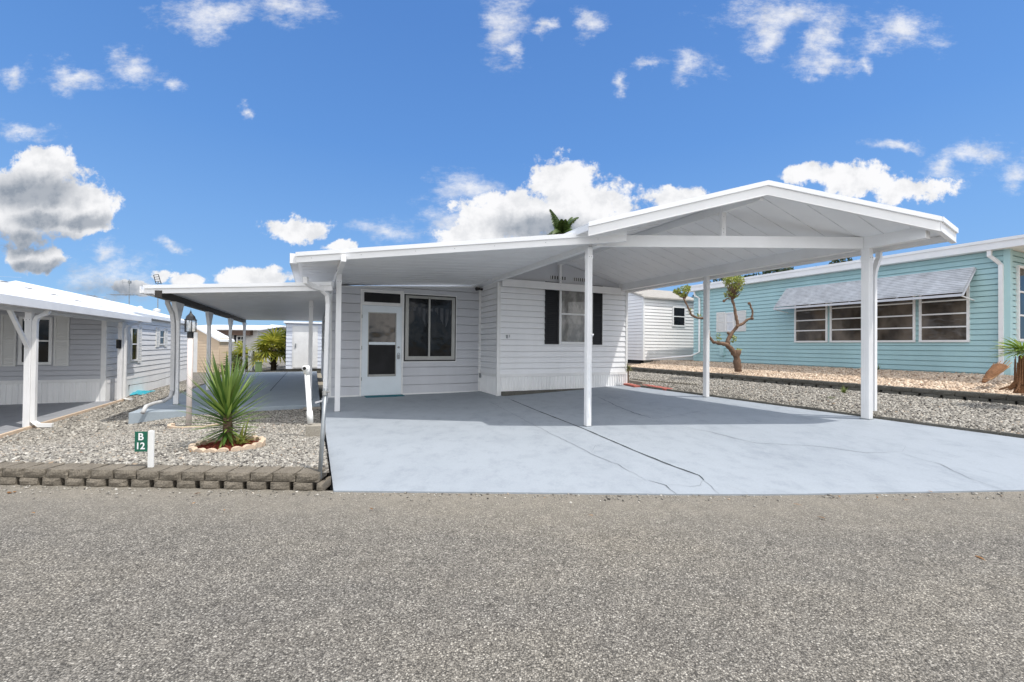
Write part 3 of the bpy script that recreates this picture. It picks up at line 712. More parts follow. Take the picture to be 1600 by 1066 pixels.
m.tube([FD.P(hx - .022, hz + .03, .045), FD.P(hx - .02, hz + .07, .045), FD.P(hx + .02, hz + .07, .045), FD.P(hx + .022, hz + .03, .045)], .006, 6); m.build('lock_box', steel, door)
kx, kz = dp(618, 620); m = MB(); m.tube([FD.P(kx, kz, .03), FD.P(kx, kz, .045)], .026, 12); m.build('deadbolt', steel, door)
for zz in (.35, 1.05, 1.75):
    m = MB(); m.tube([FD.P(aL + .036, zz, .038), FD.P(aL + .036, zz + .08, .038)], .008, 6); m.build('hinge', alum, door)
# sliding window
wa0, wz1 = dp(648, 297); wa1, _ = dp(966, 305); _, wz0 = dp(800, 708)
m = MB(); FD.box(m, wa0, wa1, wz1 - .02, wz1, 0, .022); FD.box(m, wa0, wa1, wz0, wz0 + .02, 0, .022); FD.box(m, wa0 + .0, wa0 + .02, wz0 + .02, wz1 - .02, 0, .021); FD.box(m, wa1 - .02, wa1, wz0 + .02, wz1 - .02, 0, .021)
sw = m.build('sliding_window', trimw, home); FD.holes.append((wa0 + .01, wa1 - .01, wz0 + .01, wz1 - .01))
m = MB(); FD.box(m, wa0 + .02, wa1 - .02, wz0 + .02, wz1 - .02, 0.0, .006); m.build('gasket', black, sw)
x0, x1, y0, y1 = wa0 + .05, wa1 - .05, wz0 + .055, wz1 - .05; fwd = .075; xm = x0 + (x1 - x0) * .47
m = MB(); FD.box(m, x0, x1, y1 - fwd * .8, y1, .006, .04); FD.box(m, x0, x1, y0, y0 + fwd * 1.15, .006, .044); FD.box(m, x0, x0 + fwd, y0, y1, .007, .038); FD.box(m, x1 - fwd * 1.1, x1, y0, y1, .007, .038)
FD.box(m, xm - .022, xm + .022, y0, y1, .008, .05)
m.build('frame', alum, sw)
for a, b in ((x0 + fwd, xm - .022), (xm + .022, x1 - fwd * 1.1)):
    m = MB(); FD.box(m, a - .004, b + .004, y0 + fwd, y1 - fwd * .7, .009, .016); m.build('pane', glass_d, sw)
# swagged white valance laid on the panes, indoor dimness painted into its dark grey
valm = paint('valance_painted_dim', (0.085, 0.09, 0.10), 0.6, 0.35, 9, 0.2)
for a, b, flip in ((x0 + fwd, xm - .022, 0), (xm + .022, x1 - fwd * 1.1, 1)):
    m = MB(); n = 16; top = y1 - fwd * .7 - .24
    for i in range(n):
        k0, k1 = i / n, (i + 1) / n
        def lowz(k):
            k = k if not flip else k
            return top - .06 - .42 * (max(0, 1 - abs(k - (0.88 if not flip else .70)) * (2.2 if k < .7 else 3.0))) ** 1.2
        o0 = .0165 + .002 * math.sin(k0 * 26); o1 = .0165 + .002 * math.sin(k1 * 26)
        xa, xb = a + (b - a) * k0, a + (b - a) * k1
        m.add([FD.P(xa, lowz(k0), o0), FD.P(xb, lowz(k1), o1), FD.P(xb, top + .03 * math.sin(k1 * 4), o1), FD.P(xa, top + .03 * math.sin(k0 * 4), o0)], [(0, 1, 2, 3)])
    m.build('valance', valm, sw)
# front window with black shutters
z4 = lambda x, y: (740 + x / 3.33, 320 + y / 3.33)
a, zt2 = FB.px(*z4(443, 410)); b_1, zb2 = FB.px(*z4(613, 728)); _, zb2 = FB.px(*z4(500, 726))
wf = window(home, FB, a, b_1, zb2, zt2, .06, 2, 1, trimw, glass_g, .05, bars=.04)
sa, szt = FB.px(*z4(371, 400)); _, szb = FB.px(*z4(400, 726)); s2, _ = FB.px(*z4(666, 560))
o = shutter(home, FB, sa, a - .012, szb, szt, shut_b); o['label'] = 'black shutter left of the white window'
o = shutter(home, FB, b_1 + .012, s2, szb, szt, shut_b); o['label'] = 'black shutter right of the white window'
# gable vents
for x0_, x1_ in ((400, 478), (518, 578)):
    va, vz = FB.px(*z4(x0_, 300)); vb, vz0 = FB.px(*z4(x1_, 326))
    m = MB(); FB.box(m, va, vb, 2.79, 2.87, .004, .012); v_ = m.build('gable_vent', ventm, home)
    m = MB()
    for i in range(6): FB.box(m, va + (vb - va) * (i + .1) / 6, va + (vb - va) * (i + .35) / 6, 2.79, 2.87, .012, .02)
    m.build('vent_grille', soffit, v_)
# wall spotlight, meter box, number plate, spigot
tx, tz = FBS.px(*z4(42, 443)); tx = HT - .12
m = MB(); m.tube([FBS.P(tx, tz, .0), FBS.P(tx, tz, .06)], .03, 10); m.tube([FBS.P(tx, tz, .05), FBS.P(tx - .02, tz, .13), FBS.P(tx - .06, tz - .01, .2)], [.02, .035, .045], 10); m.build('wall_light', black, home, True)
m = MB(); FBS.box(m, HT - .10, HT - .02, .36, .47, .0, .05); m.build('outlet_box', steel, home)
nx_, nz_ = FB.px(793.5, 525.5)
def text(body, size, mat, fr_or_mat, parent, name='lettering', ext=0.002):
    cu_ = bpy.data.curves.new(name, 'FONT'); cu_.body = body; cu_.size = size; cu_.align_x = 'CENTER'; cu_.align_y = 'CENTER'; cu_.extrude = ext; cu_.offset = 0.02 * size
    o = bpy.data.objects.new(name, cu_); col.objects.link(o); o.data.materials.append(mat)
    dg = bpy.context.evaluated_depsgraph_get(); dg.update(); me = bpy.data.meshes.new_from_object(o.evaluated_get(dg)); bpy.data.objects.remove(o)
    o = bpy.data.objects.new(name, me); col.objects.link(o)
    if not me.materials: me.materials.append(mat)
    o.parent = parent; mw = fr_or_mat.copy(); mw.translation = mw.translation - WL[parent.name]; o.matrix_local = mw; WL[o.name] = WL[parent.name]; return o
def facing(p, right, up_=(0, 0, 1)):
    r = Vector(right).normalized(); u = Vector(up_).normalized(); n = r.cross(u)
    m4 = Matrix((( r.x, u.x, n.x, p.x), (r.y, u.y, n.y, p.y), (r.z, u.z, n.z, p.z), (0, 0, 0, 1))); return m4
m = MB(); nfr = FB; FB.box(m, nx_ - .055, nx_ - .005, nz_ - .05, nz_ + .03, .012, .03)
m.build('number_plate', steel, home, bevel=.004)
text('1', .09, steel, facing(FB.P(nx_ + .035, nz_, .022), S(1, 0) - S(0, 0)), home, 'house_number')
m = MB(); m.box(3.9, 7.3, BT - .14, BT - .02, T0(*S(5.6, BT)[:2]) - .06, T0(*S(5.6, BT)[:2]) + .03)
m.build('footing', blockd, home)
# patio wall windows and door seen edge-on
window(home, FP, 11.4, 12.6, .9, 1.9, .05, 2, 1, trimw, glass_d); window(home, FP, 14.6, 15.8, .9, 1.9, .05, 2, 1, trimw, glass_d)

# ------------------------------------------------------------------ gabled carport
cp = thing('gabled_carport', S(7.3, 5, T0(*S(7.3, 5)[:2])), 'white open carport with shallow gabled roof over the right of the driveway', 'carport')
RS, RZ, SLP = 5.40, 3.35, 0.258
EL, ER = 3.34, 7.66
def frontY(X): return 5.64 - 0.055 * (X - 3.35)
def tf_line(s_, base=0.0):
    t_ = 5
    for _ in range(30):
        p = S(s_, t_); t_ += (frontY(p.x) + base - p.y) / (CT + 0.085 * -ST * -1 * 0 + 0.0)
    return t_
def zroof(s_): return RZ - SLP * abs(s_ - RS)
THK = 0.085; SC = 7.30
tC = tf_line(SC)
for sa_, sb_ in ((EL, RS), (RS, ER)):
    m = MB()
    if sb_ == RS: poly = [S(sa_, tf_line(sa_)), S(sb_, tf_line(sb_)), S(sb_, BT + .1), S(sa_, BT + .1)]
    else: poly = [S(sa_, tf_line(sa_)), S(SC, tC), S(ER, tC + .0), S(ER, BT + .9), S(sa_, BT + .9)]
    m.prism([(p.x, p.y) for p in poly], lambda x, y: zroof(st((x, y))[0]), THK)
    o = m.build('roof_panel', soffit, cp)
# weather skin on top, slightly proud
m = MB()
for sa_, sb_ in ((EL, RS), (RS, ER)):
    if sb_ == RS: poly = [S(sa_, tf_line(sa_)), S(sb_, tf_line(sb_)), S(sb_, BT + .1), S(sa_, BT + .1)]
    else: poly = [S(sa_, tf_line(sa_)), S(SC, tC), S(ER, tC), S(ER, BT + .9), S(sa_, BT + .9)]
    m.prism([(p.x, p.y) for p in poly], lambda x, y: zroof(st((x, y))[0]) + .012, .009)
m.build('roof_skin', whites, cp)
# panel seams underneath
m = MB(); t_ = tC + .25
while t_ < BT:
    for sa_, sb_ in ((3.75, RS), (RS, 7.25)):
        x0_ = sa_; x1_ = sb_
        while tf_line(x0_) > t_ - .04 and x0_ < x1_: x0_ += .05
        while tf_line(x1_) > t_ - .04 and x1_ > x0_: x1_ -= .05
        if x1_ - x0_ > .2: m.bar(S(x0_, t_, zroof(x0_) - THK - .002), S(x1_, t_, zroof(x1_) - THK - .002), .008, .005)
    t_ += .305
m.build('panel_seams', seamm, cp)
def fascia(mb, p, q, hgt, lipm, dz=0.0, th=.03):
    """front trim: main face + proud lip on top; p,q on the top line"""
    p = Vector(p); q = Vector(q); d = (q - p).normalized(); n = Vector((d.y, -d.x, 0)).normalized()
    def slab(z0, z1, o0, o1, m_):
        c = [p + n * o1 + Vector((0, 0, z0)), q + n * o1 + Vector((0, 0, z0)), q + n * o0 + Vector((0, 0, z0)), p + n * o0 + Vector((0, 0, z0)),
             p + n * o1 + Vector((0, 0, z1)), q + n * o1 + Vector((0, 0, z1)), q + n * o0 + Vector((0, 0, z1)), p + n * o0 + Vector((0, 0, z1))]
        m_.hexa(c)
    slab(-hgt, -.045, -.004, th, mb); slab(-hgt - .006, -hgt + .004, -.02, th + .004, mb); slab(-.045, .016, -.03, th + .022, lipm)
def fas_obj(parent, pts, hgt, name='fascia'):
    a_, b_ = MB(), MB()
    for p, q in zip(pts[:-1], pts[1:]): fascia(a_, p, q, hgt, b_)
    o = a_.build(name, white, parent); b_.build('drip_edge', whites, o); return o
tl = lambda s_, z: S(s_, tf_line(s_), z)
fas_obj(cp, [tl(EL, zroof(EL)), tl(RS, zroof(RS))], .165)
fas_obj(cp, [tl(RS, zroof(RS)), tl(SC, zroof(SC)), S(ER + .05, tC, zroof(ER + .05))], .165)
# eave gutter on the right
m = MB(); ge = ER + .05
m.box(ge - .13, ge, tC + .02, BT + .9, zroof(ER) - .15, zroof(ER) - .138)
m.box(ge - .01, ge + .002, tC + .0, BT + .9, zroof(ER) - .15, zroof(ER) - .01); m.box(ge - .135, ge - .125, tC + .02, BT + .9, zroof(ER) - .15, zroof(ER) - .09)
m.build('eave_gutter', white, cp)
# beams
BZ0, BZ1 = 2.625, 2.815
m = MB(); m.box(7.24, 7.36, tC + .10, BT + .4, BZ0, BZ1); rb = m.build('side_beam', white, cp, bevel=.004)
m = MB(); m.box(3.66, 3.76, 5.05, BT, BZ0 - .02, 2.69); m.build('side_beam', white, cp, bevel=.004)
pm_ = G(918, 666); pr_ = G(1350, 655.5)
smid, tmid = st(pm_); sr, tr_ = st(pr_)
A = Vector((pm_.x, pm_.y + .03, BZ0 + .085)); B = S(7.24, st(pr_)[1] + .03, BZ0 + .085)
m = MB(); m.bar(A, B, .05, .17); m.build('tie_beam', white, cp, bevel=.004)
m = MB(); A2 = S(3.86, BT - .10, 2.60); B2 = S(7.22, BT - .10, 2.60); m.bar(A2, B2, .06, .17); m.build('tie_beam', white, cp, bevel=.004)
# ridge beam with its king posts
tR = tf_line(RS) + .06
m = MB(); m.box(RS - .035, RS + .035, tR, BT, zroof(RS) - THK - .13, zroof(RS) - THK - .012); m.build('ridge_beam', white, cp, bevel=.003)
k = (RS - st(A)[0]) / (st(B)[0] - st(A)[0]); KP = A.lerp(B, k)
m = MB(); m.wbox((KP.x, KP.y, BZ0 + .17), .045, .02, zroof(RS) - THK - BZ0 - .17 - .01, math.atan(.4625)); kp = m.build('king_post', white, cp)
K2 = A2.lerp(B2, (RS - 3.86) / (7.22 - 3.86))
m = MB(); m.wbox((K2.x, K2.y, 2.685), .03, .02, zroof(RS) - THK - 2.70, math.atan(.4625)); m.build('king_post', white, cp)
screws(cp, [Vector((KP.x, KP.y - .03, BZ0 + z)) for z in (.22, .27, .45)] + [K2 + Vector((.0, -.03, z)) for z in (-.04, .03, .15, .2)], (0, -1, 0), .005)
def post(parent, x, y, z0, z1, wd=.095, rot=math.atan(.4625), name='post'):
    m = MB(); h = wd / 2
    m.wbox((x, y, z0), h, h, z1 - z0, rot)
    ca, sa2 = math.cos(rot), math.sin(rot)
    for k_ in (-.62, -.2, .2, .62):                # fluted faces
        for (ox, oy, ex, ey) in ((k_ * h, -h - .001, .006, .0025), (-h - .001, k_ * h, .0025, .006)):
            m.wbox((x + ca * ox - sa2 * oy, y + sa2 * ox + ca * oy, z0 + .01), ex, ey, z1 - z0 - .02, rot)
    o = m.build(name, white, parent)
    b = MB(); b.wbox((x, y, z0 - .002), h + .012, h + .012, .012, rot)
    b.build('base_plate', steel, o)
    k = MB(); k.wbox((x, y, z1 - .16), h + .006, h + .006, .05, rot); k.build('bracket', white, o)
    for sx in (-.5, .5):
        k = MB(); k.ball((x + sx * h * math.cos(rot) + (h + .007) * math.sin(rot), y + sx * h * math.sin(rot) - (h + .007) * math.cos(rot), z1 - .135), .006, 6); k.build('bolt', steel, o)
    return o
MID = post(cp, pm_.x, pm_.y, T0(pm_.x, pm_.y), 2.60, .075)
m = MB(); m.wbox((pm_.x + .012, pm_.y - .043, T0(pm_.x, pm_.y) + .15), .012, .006, .75, math.atan(.4625)); m.build('scuffed_strip', alumd, MID)
m = MB(); m.tube([Vector((pm_.x + .03, pm_.y - .02, 1.34)), Vector((pm_.x + .075, pm_.y - .03, 1.34))], .012, 6); m.tube([Vector((pm_.x + .06, pm_.y - .06, 1.34)), Vector((pm_.x + .06, pm_.y, 1.32))], .012, 6); m.build('cord_hook', white, MID)
RP = S(7.30, tr_); post(cp, RP.x, RP.y, T0(RP.x, RP.y), BZ0, .10)
q = G(1112, 619.5); QP = S(7.30, st(q)[1]); post(cp, QP.x, QP.y, T0(QP.x, QP.y), BZ0, .085)
# downspout behind the right post
m = MB(); gz = zroof(ER) - .15; td = tr_ - .02
pts = [S(ge - .07, td + .03, gz), S(ge - .07, td + .03, gz - .10), S(ge - .11, td + .03, gz - .15), S(7.52, td + .03, gz - .30), S(7.50, td + .03, gz - .40), S(7.50, td + .03, .26)]
m.rtube(pts, .06, .06, S(0, 1) - S(0, 0)); m.build('downspout', white, cp)

# ------------------------------------------------------------------ porch roof over the entry
pr = thing('porch_roof', S(.36, 8, 0), 'white low sloped porch roof over the entry door and parking pad', 'porch roof')
def frontY2(X): return 6.02 - 0.103 * (X - 1.57)
def tf2(s_):
    t_ = 6
    for _ in range(40):
        p = S(s_, t_); t_ += (frontY2(p.x) - p.y) * .9
    return t_
def zpt(s_): return 2.535 + 0.0595 * (s_ + 0.24)       # top
PL, PR = -0.24, 3.97
m = MB(); poly = [S(PL, tf2(PL)), S(PR, tf2(PR)), S(PR, BT - .02), S(3.82, HT + .3), S(PL, HT + .3)]
m.prism([(p.x, p.y) for p in poly], lambda x, y: zpt(st((x, y))[0]) - .01, .075); m.build('roof_panel', soffit, pr)
m = MB(); m.prism([(p.x, p.y) for p in poly], lambda x, y: zpt(st((x, y))[0]) + .004, .010); m.build('roof_skin', whites, pr)
m = MB(); t_ = tf2(PR) + .4
while t_ < HT:
    s0_ = PL + .05
    while tf2(s0_) > t_ - .05 and s0_ < PR: s0_ += .05
    if s0_ < PR - .3: m.bar(S(s0_, t_, zpt(s0_) - .088), S(3.6, t_, zpt(3.6) - .087), .008, .004)
    t_ += .305
m.build('panel_seams', soffit, pr)
fo = fas_obj(pr, [S(PL, tf2(PL), zpt(PL)), S(PR, tf2(PR), zpt(PR))], .135)
fd = (S(PR, tf2(PR)) - S(PL, tf2(PL))).normalized(); fn = Vector((fd.y, -fd.x, 0))
screws(pr, [S(PL, tf2(PL), zpt(PL)).lerp(S(PR, tf2(PR), zpt(PR)), k_) + fn * .032 - Vector((0, 0, .085)) for k_ in (.05, .21, .38, .5, .62, .77, .92)], fn, .005)
# left side gutter
tL = tf2(PL)
m = MB(); m.box(PL - .10, PL + .01, tL + .01, HT + .3, zpt(PL) - .15, zpt(PL) - .138); m.box(PL - .105, PL - .095, tL - .0, HT + .3, zpt(PL) - .15, zpt(PL) + .0)
m.box(PL - .10, PL + .01, tL - .005, tL + .01, zpt(PL) - .15, zpt(PL) - .0); m.build('eave_gutter', white, pr)
# beam and post
lp = G(519.5, 643.5); LPs, LPt = st(lp)
LPs = .385; lp = S(LPs, LPt)
zb = zpt(LPs) - .088
m = MB(); m.box(LPs - .035, LPs + .035, 6.75, HT, zb - .105, zb - .002); m.build('side_beam', white, pr, bevel=.003)
post(pr, lp.x, lp.y, T0(lp.x, lp.y), zb - .105, .08)
screws(pr, [S(LPs - .036, LPt + k_, zb - .05) for k_ in (-.12, -.04, .04)], S(-1, 0) - S(0, 0), .006)
m = MB(); gz = zpt(PL) - .15
pts = [S(PL - .045, 7.15, gz + .01), S(PL - .045, 7.15, gz - .05), S(PL + .02, 7.30, gz - .10), S(.20, 7.9, gz - .17), S(.27, 8.1, gz - .24), S(.27, 8.12, gz - .4), S(.27, 8.12, .10), S(.25, 8.06, .05)]
PXd = [PY(478, 433, 6.9), PY(478, 441, 6.9), PY(487, 447, 7.0), PY(503, 452, 7.15), PY(512, 461, 7.25), PY(513, 475, 7.3), PY(508.5, 622, 7.3), PY(507, 628, 7.25)]
m.rtube(PXd, .07, .085, Vector((1, .1, 0)).normalized()); m.build('downspout', white, pr, bevel=.008)
m = MB(); e1 = PY(505, 626, 7.28); e2 = PY(494, 629, 7.3); m.bar(e1, e2, .06, .03); m.build('downspout_shoe', white, pr)

# ------------------------------------------------------------------ patio cover
pc = thing('patio_cover', S(-2.43, 10.3, -.045), 'white flat patio cover on four braced posts left of the home', 'patio cover')
QL, QR = -2.66, 0.28
def frontY3(X): return 7.5 - 0.10 * (X + 6.4)
def tf3(s_):
    t_ = 9
    for _ in range(40):
        p = S(s_, t_); t_ += (frontY3(p.x) - p.y) * .9
    return t_
def zq(s_): return 2.145 + 0.014 * (s_ + 2.66)
poly = [S(QL, tf3(QL)), S(QR, tf3(QR)), S(QR, 19.6), S(QL, 19.6)]
m = MB(); m.prism([(p.x, p.y) for p in poly], lambda x, y: zq(st((x, y))[0]) - .008, .07); m.build('roof_panel', soffit, pc)
m = MB(); m.prism([(p.x, p.y) for p in poly], lambda x, y: zq(st((x, y))[0]) + .006, .010); m.build('roof_skin', whites, pc)
fas_obj(pc, [S(QL - .02, tf3(QL - .02), zq(QL)), S(QR, tf3(QR), zq(QR))], .125)
m = MB(); t_ = 9.5
while t_ < 19.4: m.bar(S(QL + .3, t_, zq(QL + .3) - .081), S(.25, t_, zq(.25) - .080), .008, .004); t_ += .305
m.build('panel_seams', soffit, pc)
m = MB(); m.box(-2.50, -2.40, 9.3, 19.5, zq(-2.5) - .20, zq(-2.5) - .082); m.build('side_beam', paint('beam_painted_shaded', (0.035, 0.03, 0.027), .6, .2), pc)  # white beam's shaded inner face painted in as near-black brown
m = MB(); g3 = QL - .10; m.box(g3, QL + .01, tf3(QL) + .02, 19.6, zq(QL) - .12, zq(QL) - .108); m.box(g3 - .008, g3 + .004, tf3(QL) + .02, 19.6, zq(QL) - .12, zq(QL) - .0); m.build('eave_gutter', white, pc)
zbm = zq(-2.5) - .20
for t_ in (10.4, 13.2, 16.3, 19.35):
    p = S(-2.43, t_); o = post(pc, p.x, p.y, -.045, zbm, .075)
    b = MB()
    b.add([S(-2.43 - .036, t_ - .30, zbm), S(-2.43 - .036, t_ + .30, zbm), S(-2.43 - .036, t_ + .037, zbm - .36), S(-2.43 - .036, t_ - .037, zbm - .36),
           S(-2.43 + .036, t_ - .30, zbm), S(-2.43 + .036, t_ + .30, zbm), S(-2.43 + .036, t_ + .037, zbm - .36), S(-2.43 + .036, t_ - .037, zbm - .36)],
          [(0, 1, 2, 3), (7, 6, 5, 4), (0, 4, 5, 1), (1, 5, 6, 2), (2, 6, 7, 3), (3, 7, 4, 0)]); b.build('brace', soffit, o)
p = S(-.06, 10.3); post(pc, p.x, p.y, -.045, zq(-.06) - .08, .075)
m = MB()
PXd = [PY(262, 466, 7.9), PY(262, 474, 7.9), PY(269, 490, 8.0), PY(271, 505, 8.0), PY(271, 540, 8.0), PY(269.5, 612, 8.0), PY(266, 622, 7.9), PY(256, 628, 7.8), PY(240, 630.5, 7.6), PY(228, 634, 7.35), PY(223, 643, 7.2)]
m.rtube(PXd[:6] + [PY(268, 618, 8.0)], .065, .05, Vector((1, .2, 0)).normalized())
m2 = MB(); m2.tube([PY(269, 610, 8.0), PY(266, 621, 7.9), PY(256, 627, 7.8), PY(240, 630.5, 7.6), PY(228, 635, 7.35), PY(223, 645, 7.2)], .032, 10)
o = m.build('downspout', greyd, pc); m2.build('drain_elbow', greyd, o, True)

# ------------------------------------------------------------------ block walls
def blockwall(name, path, label, cat, courses, bh, bl, depth, mat, zbase, batter=.012):
    """path: function u (metres) -> xy point and tangent; blocks split into courses"""
    Ltot, fn_ = path; p0, _ = fn_(0); root = thing(name, (p0[0], p0[1], zbase(p0[0], p0[1])), label, cat)
    for c in range(courses):
        m = MB(); u = -bl * (.5 if c % 2 else .05)
        while u < Ltot:
            a = max(0, u + (.006 if c == courses - 1 else .02)); b = min(Ltot, u + bl - (.004 if c == courses - 1 else .02))
            if b - a > .04:
                pa, ta = fn_(a); pb, tb = fn_(b); n = Vector((tb[1], -tb[0], 0)).normalized()
                pa = Vector((pa[0], pa[1], 0)); pb = Vector((pb[0], pb[1], 0)); off = -c * batter + random.uniform(-.004, .004)
                za = zbase(pa.x, pa.y) + c * bh + random.uniform(-.003, .003); d = (pb - pa).normalized(); tp = .018 if c < courses - 1 else .006
                f0, f1 = pa + n * off, pb + n * off; b0, b1 = f0 - n * depth + d * .015, f1 - n * depth - d * .015
                zt = za + bh - .004
                rz = lambda: random.uniform(-.004, .004)
                nx = 4; vs = []; rows = 4
                # rough split face, a small grid
                for r in range(rows):
                    for i in range(nx + 1):
                        k = i / nx; edge = 1 if (i in (0, nx) or r in (0, rows - 1)) else 0
                        q = f0.lerp(f1, k) + n * ((0 if edge else .010) + rz()) + Vector((0, 0, 1)) * (za + (zt - za) * r / (rows - 1))
                        if i in (0, nx): q -= n * .004
                        vs.append(q)
                o_ = len(vs); vs += [b0 + Vector((0, 0, za)), b1 + Vector((0, 0, za)), b1 + Vector((0, 0, zt)), b0 + Vector((0, 0, zt))]
                fs = [(r * (nx + 1) + i, r * (nx + 1) + i + 1, (r + 1) * (nx + 1) + i + 1, (r + 1) * (nx + 1) + i) for r in range(rows - 1) for i in range(nx)]
                tr0 = (rows - 1) * (nx + 1)
                fs.append(tuple([tr0 + i for i in range(nx + 1)] + [o_ + 2, o_ + 3])); fs.append(tuple([i for i in range(nx, -1, -1)] + [o_, o_ + 1]))
                fs.append(tuple([r * (nx + 1) for r in range(rows)][::-1] + [o_, o_ + 3][0:0] + [o_, o_ + 3])); fs.append(tuple([r * (nx + 1) + nx for r in range(rows)] + [o_ + 2, o_ + 1]))
                fs.append((o_ + 1, o_, o_ + 3, o_ + 2)); m.add(vs, fs)
            u += bl + random.uniform(-.006, .006)
        m.build('block_course', mat, root)
    return root
m_ = MB()
xl = -9.0
def pathL(u): X = xl + u; return (X, ROADF(X) + .02), (1, 0)
Llen = (-1.51 - xl)
blockwall('retaining_wall', (Llen, pathL), 'low two course grey block wall along the road left of the driveway', 'garden wall', 2, .073, .19, .2, block, lambda x, y: zroad(x, y) - .01)
def pathR(u):
    p = S(10.06 + 0.004 * u, 16.5 - u); return (p.x, p.y), ((S(0, -1) - S(0, 0)).x, (S(0, -1) - S(0, 0)).y)
def pathR2(u):
    p = S(10.14, u - 1.5); d = S(0, 1) - S(0, 0); return (p.x, p.y), (-d.x, -d.y)
# face of the right wall looks toward -s: run it from far to near so the outward side is on the driveway side
def pathRf(u):
    p = S(10.10, 16.0 - u); d = S(0, -1) - S(0, 0); return (p.x, p.y), (d.x, d.y)
blockwall('retaining_wall', (17.0, pathRf), 'low dark block wall holding the cream gravel bed by the teal house', 'garden wall', 2, .088, .30, .16, blockd, lambda x, y: TG(*S(9.9, st((x, y))[1])[:2]) - .01)
# edging strip along the driveway's right side
m = MB(); t_ = 0.2
while t_ < 8.4:
    l_ = .40; a = S(7.43, t_); z = T0(a.x, a.y)
    m.box(7.425 + random.uniform(0, .006), 7.475, t_ + .006, t_ + l_ - .006, z - .1, z + .035 + random.uniform(-.006, .006)); t_ += l_
o = m.build('driveway_edging', blockd, bevel=.006); tag(o, 'thin dark masonry edging along the right side of the driveway', 'edging')

# ------------------------------------------------------------------ yard objects, left
RZ0 = TG(RINGC.x, RINGC.y)
ring = thing('scalloped_edging', (RINGC.x, RINGC.y, RZ0), 'cream scalloped edging ring round the spiky yucca', 'garden edging')
for i in range(6):
    m = MB(); a0_ = i * math.pi / 3 + .12; a1_ = a0_ + math.pi / 3 - .05; ns_ = 24
    vs = []; fs = []
    for k_ in range(ns_ + 1):
        a = a0_ + (a1_ - a0_) * k_ / ns_; sc_ = abs(math.sin(math.pi * 3 * k_ / ns_)); h_ = .045 + .022 * sc_ ** .6
        for (rr_, zz) in ((.33, -.03), (.335, h_), (.285, h_), (.28, -.03)):
            vs.append((RINGC.x + rr_ * math.cos(a), RINGC.y + rr_ * math.sin(a), RZ0 + zz))
        if k_ < ns_:
            for j in range(4): b = k_ * 4; fs.append((b + j, b + (j + 1) % 4, b + 4 + (j + 1) % 4, b + 4 + j))
    fs.append((3, 2, 1, 0)); fs.append(tuple(ns_ * 4 + j for j in range(4))); m.add(vs, fs); m.build('edging_segment', peach, ring)
m = MB(); m.lathe((RINGC.x, RINGC.y, RZ0), [(.285, -.02), (.284, .018), (.2, .03), (.08, .045), (.001, .05)], 28)
for i in range(500):
    a = random.uniform(0, 6.28); r_ = .27 * math.sqrt(random.random()); m.wbox((RINGC.x + r_ * math.cos(a), RINGC.y + r_ * math.sin(a), RZ0 + .025 + .02 * (1 - r_ / .28)), random.uniform(.006, .02), random.uniform(.003, .006), .006, random.uniform(0, 3), random.uniform(-.4, .4))
o = m.build('bark_mulch', mulch); tag(o, 'red bark mulch inside the scalloped ring', 'mulch', kind='stuff')

def blade(mb, base, az, el, ln, wd, droop=.15, seg=6, fold=.25, twist=0):
    d = Vector((math.cos(az) * math.cos(el), math.sin(az) * math.cos(el), math.sin(el))); sd = Vector((-math.sin(az), math.cos(az), 0))
    p = Vector(base); vs = []; fs = []; st_ = ln / seg
    for i in range(seg + 1):
        k = i / seg; wl = wd * (0.55 + .75 * k if k < .35 else (1 - (k - .35) / .65) ** .8 * .81 + .004) / 2
        up_ = sd.cross(d).normalized()
        vs += [p - sd * wl + up_ * wl * fold * -1, p + Vector((0, 0, 0)) - up_ * wl * fold * 1.2 * 0, p + sd * wl - up_ * wl * fold * -1 * -1]
        vs[-3] = p - sd * wl + up_ * wl * fold; vs[-2] = p; vs[-1] = p + sd * wl + up_ * wl * fold
        p = p + d * st_; d = (d + Vector((0, 0, -droop * st_ / ln * 1.2))).normalized()
    for i in range(seg): b = i * 3; fs += [(b, b + 1, b + 4, b + 3), (b + 1, b + 2, b + 5, b + 4)]
    mb.add(vs, fs)
yb = Vector((RINGC.x - .03, RINGC.y + .03, RZ0))
yu = thing('yucca_plant', yb, 'spiky green yucca with sword shaped leaves in a mulch ring', 'yucca')
m = MB(); m.tube([yb, yb + Vector((.0, 0, .2)), yb + Vector((-.01, 0, .42)), yb + Vector((-.01, 0, .6))], [.05, .045, .035, .02], 10); m.build('stem', bark, yu, True)
m = MB(); rr = random.Random(3)
for i in range(160):
    k = i / 160; hz_ = .17 + .43 * k; az = i * 2.399 + rr.uniform(-.2, .2)
    el = R(-28 + 105 * k ** .85) + rr.uniform(-.14, .14)
    ln = (.34 + .28 * k if k < .6 else .54) * rr.uniform(.82, 1.15)
    if k < .25: ln *= .75
    blade(m, yb + Vector((-.01 + .02 * math.cos(az), .02 * math.sin(az), hz_ * .80)), az, el, ln, rr.uniform(.034, .046), rr.uniform(.05, .24) * (1.2 - k))
m.build('leaves', yuc, yu, False)
m = MB()
for i in range(14): blade(m, yb + Vector((.14 + rr.uniform(-.04, .04), -.02 + rr.uniform(-.04, .04), .04)), rr.uniform(-1.3, 1.6), R(rr.uniform(15, 75)), rr.uniform(.18, .34), .026, .5)
m.build('offshoot_leaves', plum, yu)
m = MB()
for i in range(34): blade(m, yb + Vector((0, 0, rr.uniform(.08, .22))), rr.uniform(0, 6.28), R(rr.uniform(-75, -35)), rr.uniform(.14, .28), .028, .3)
m.build('dead_leaves', dryl, yu)

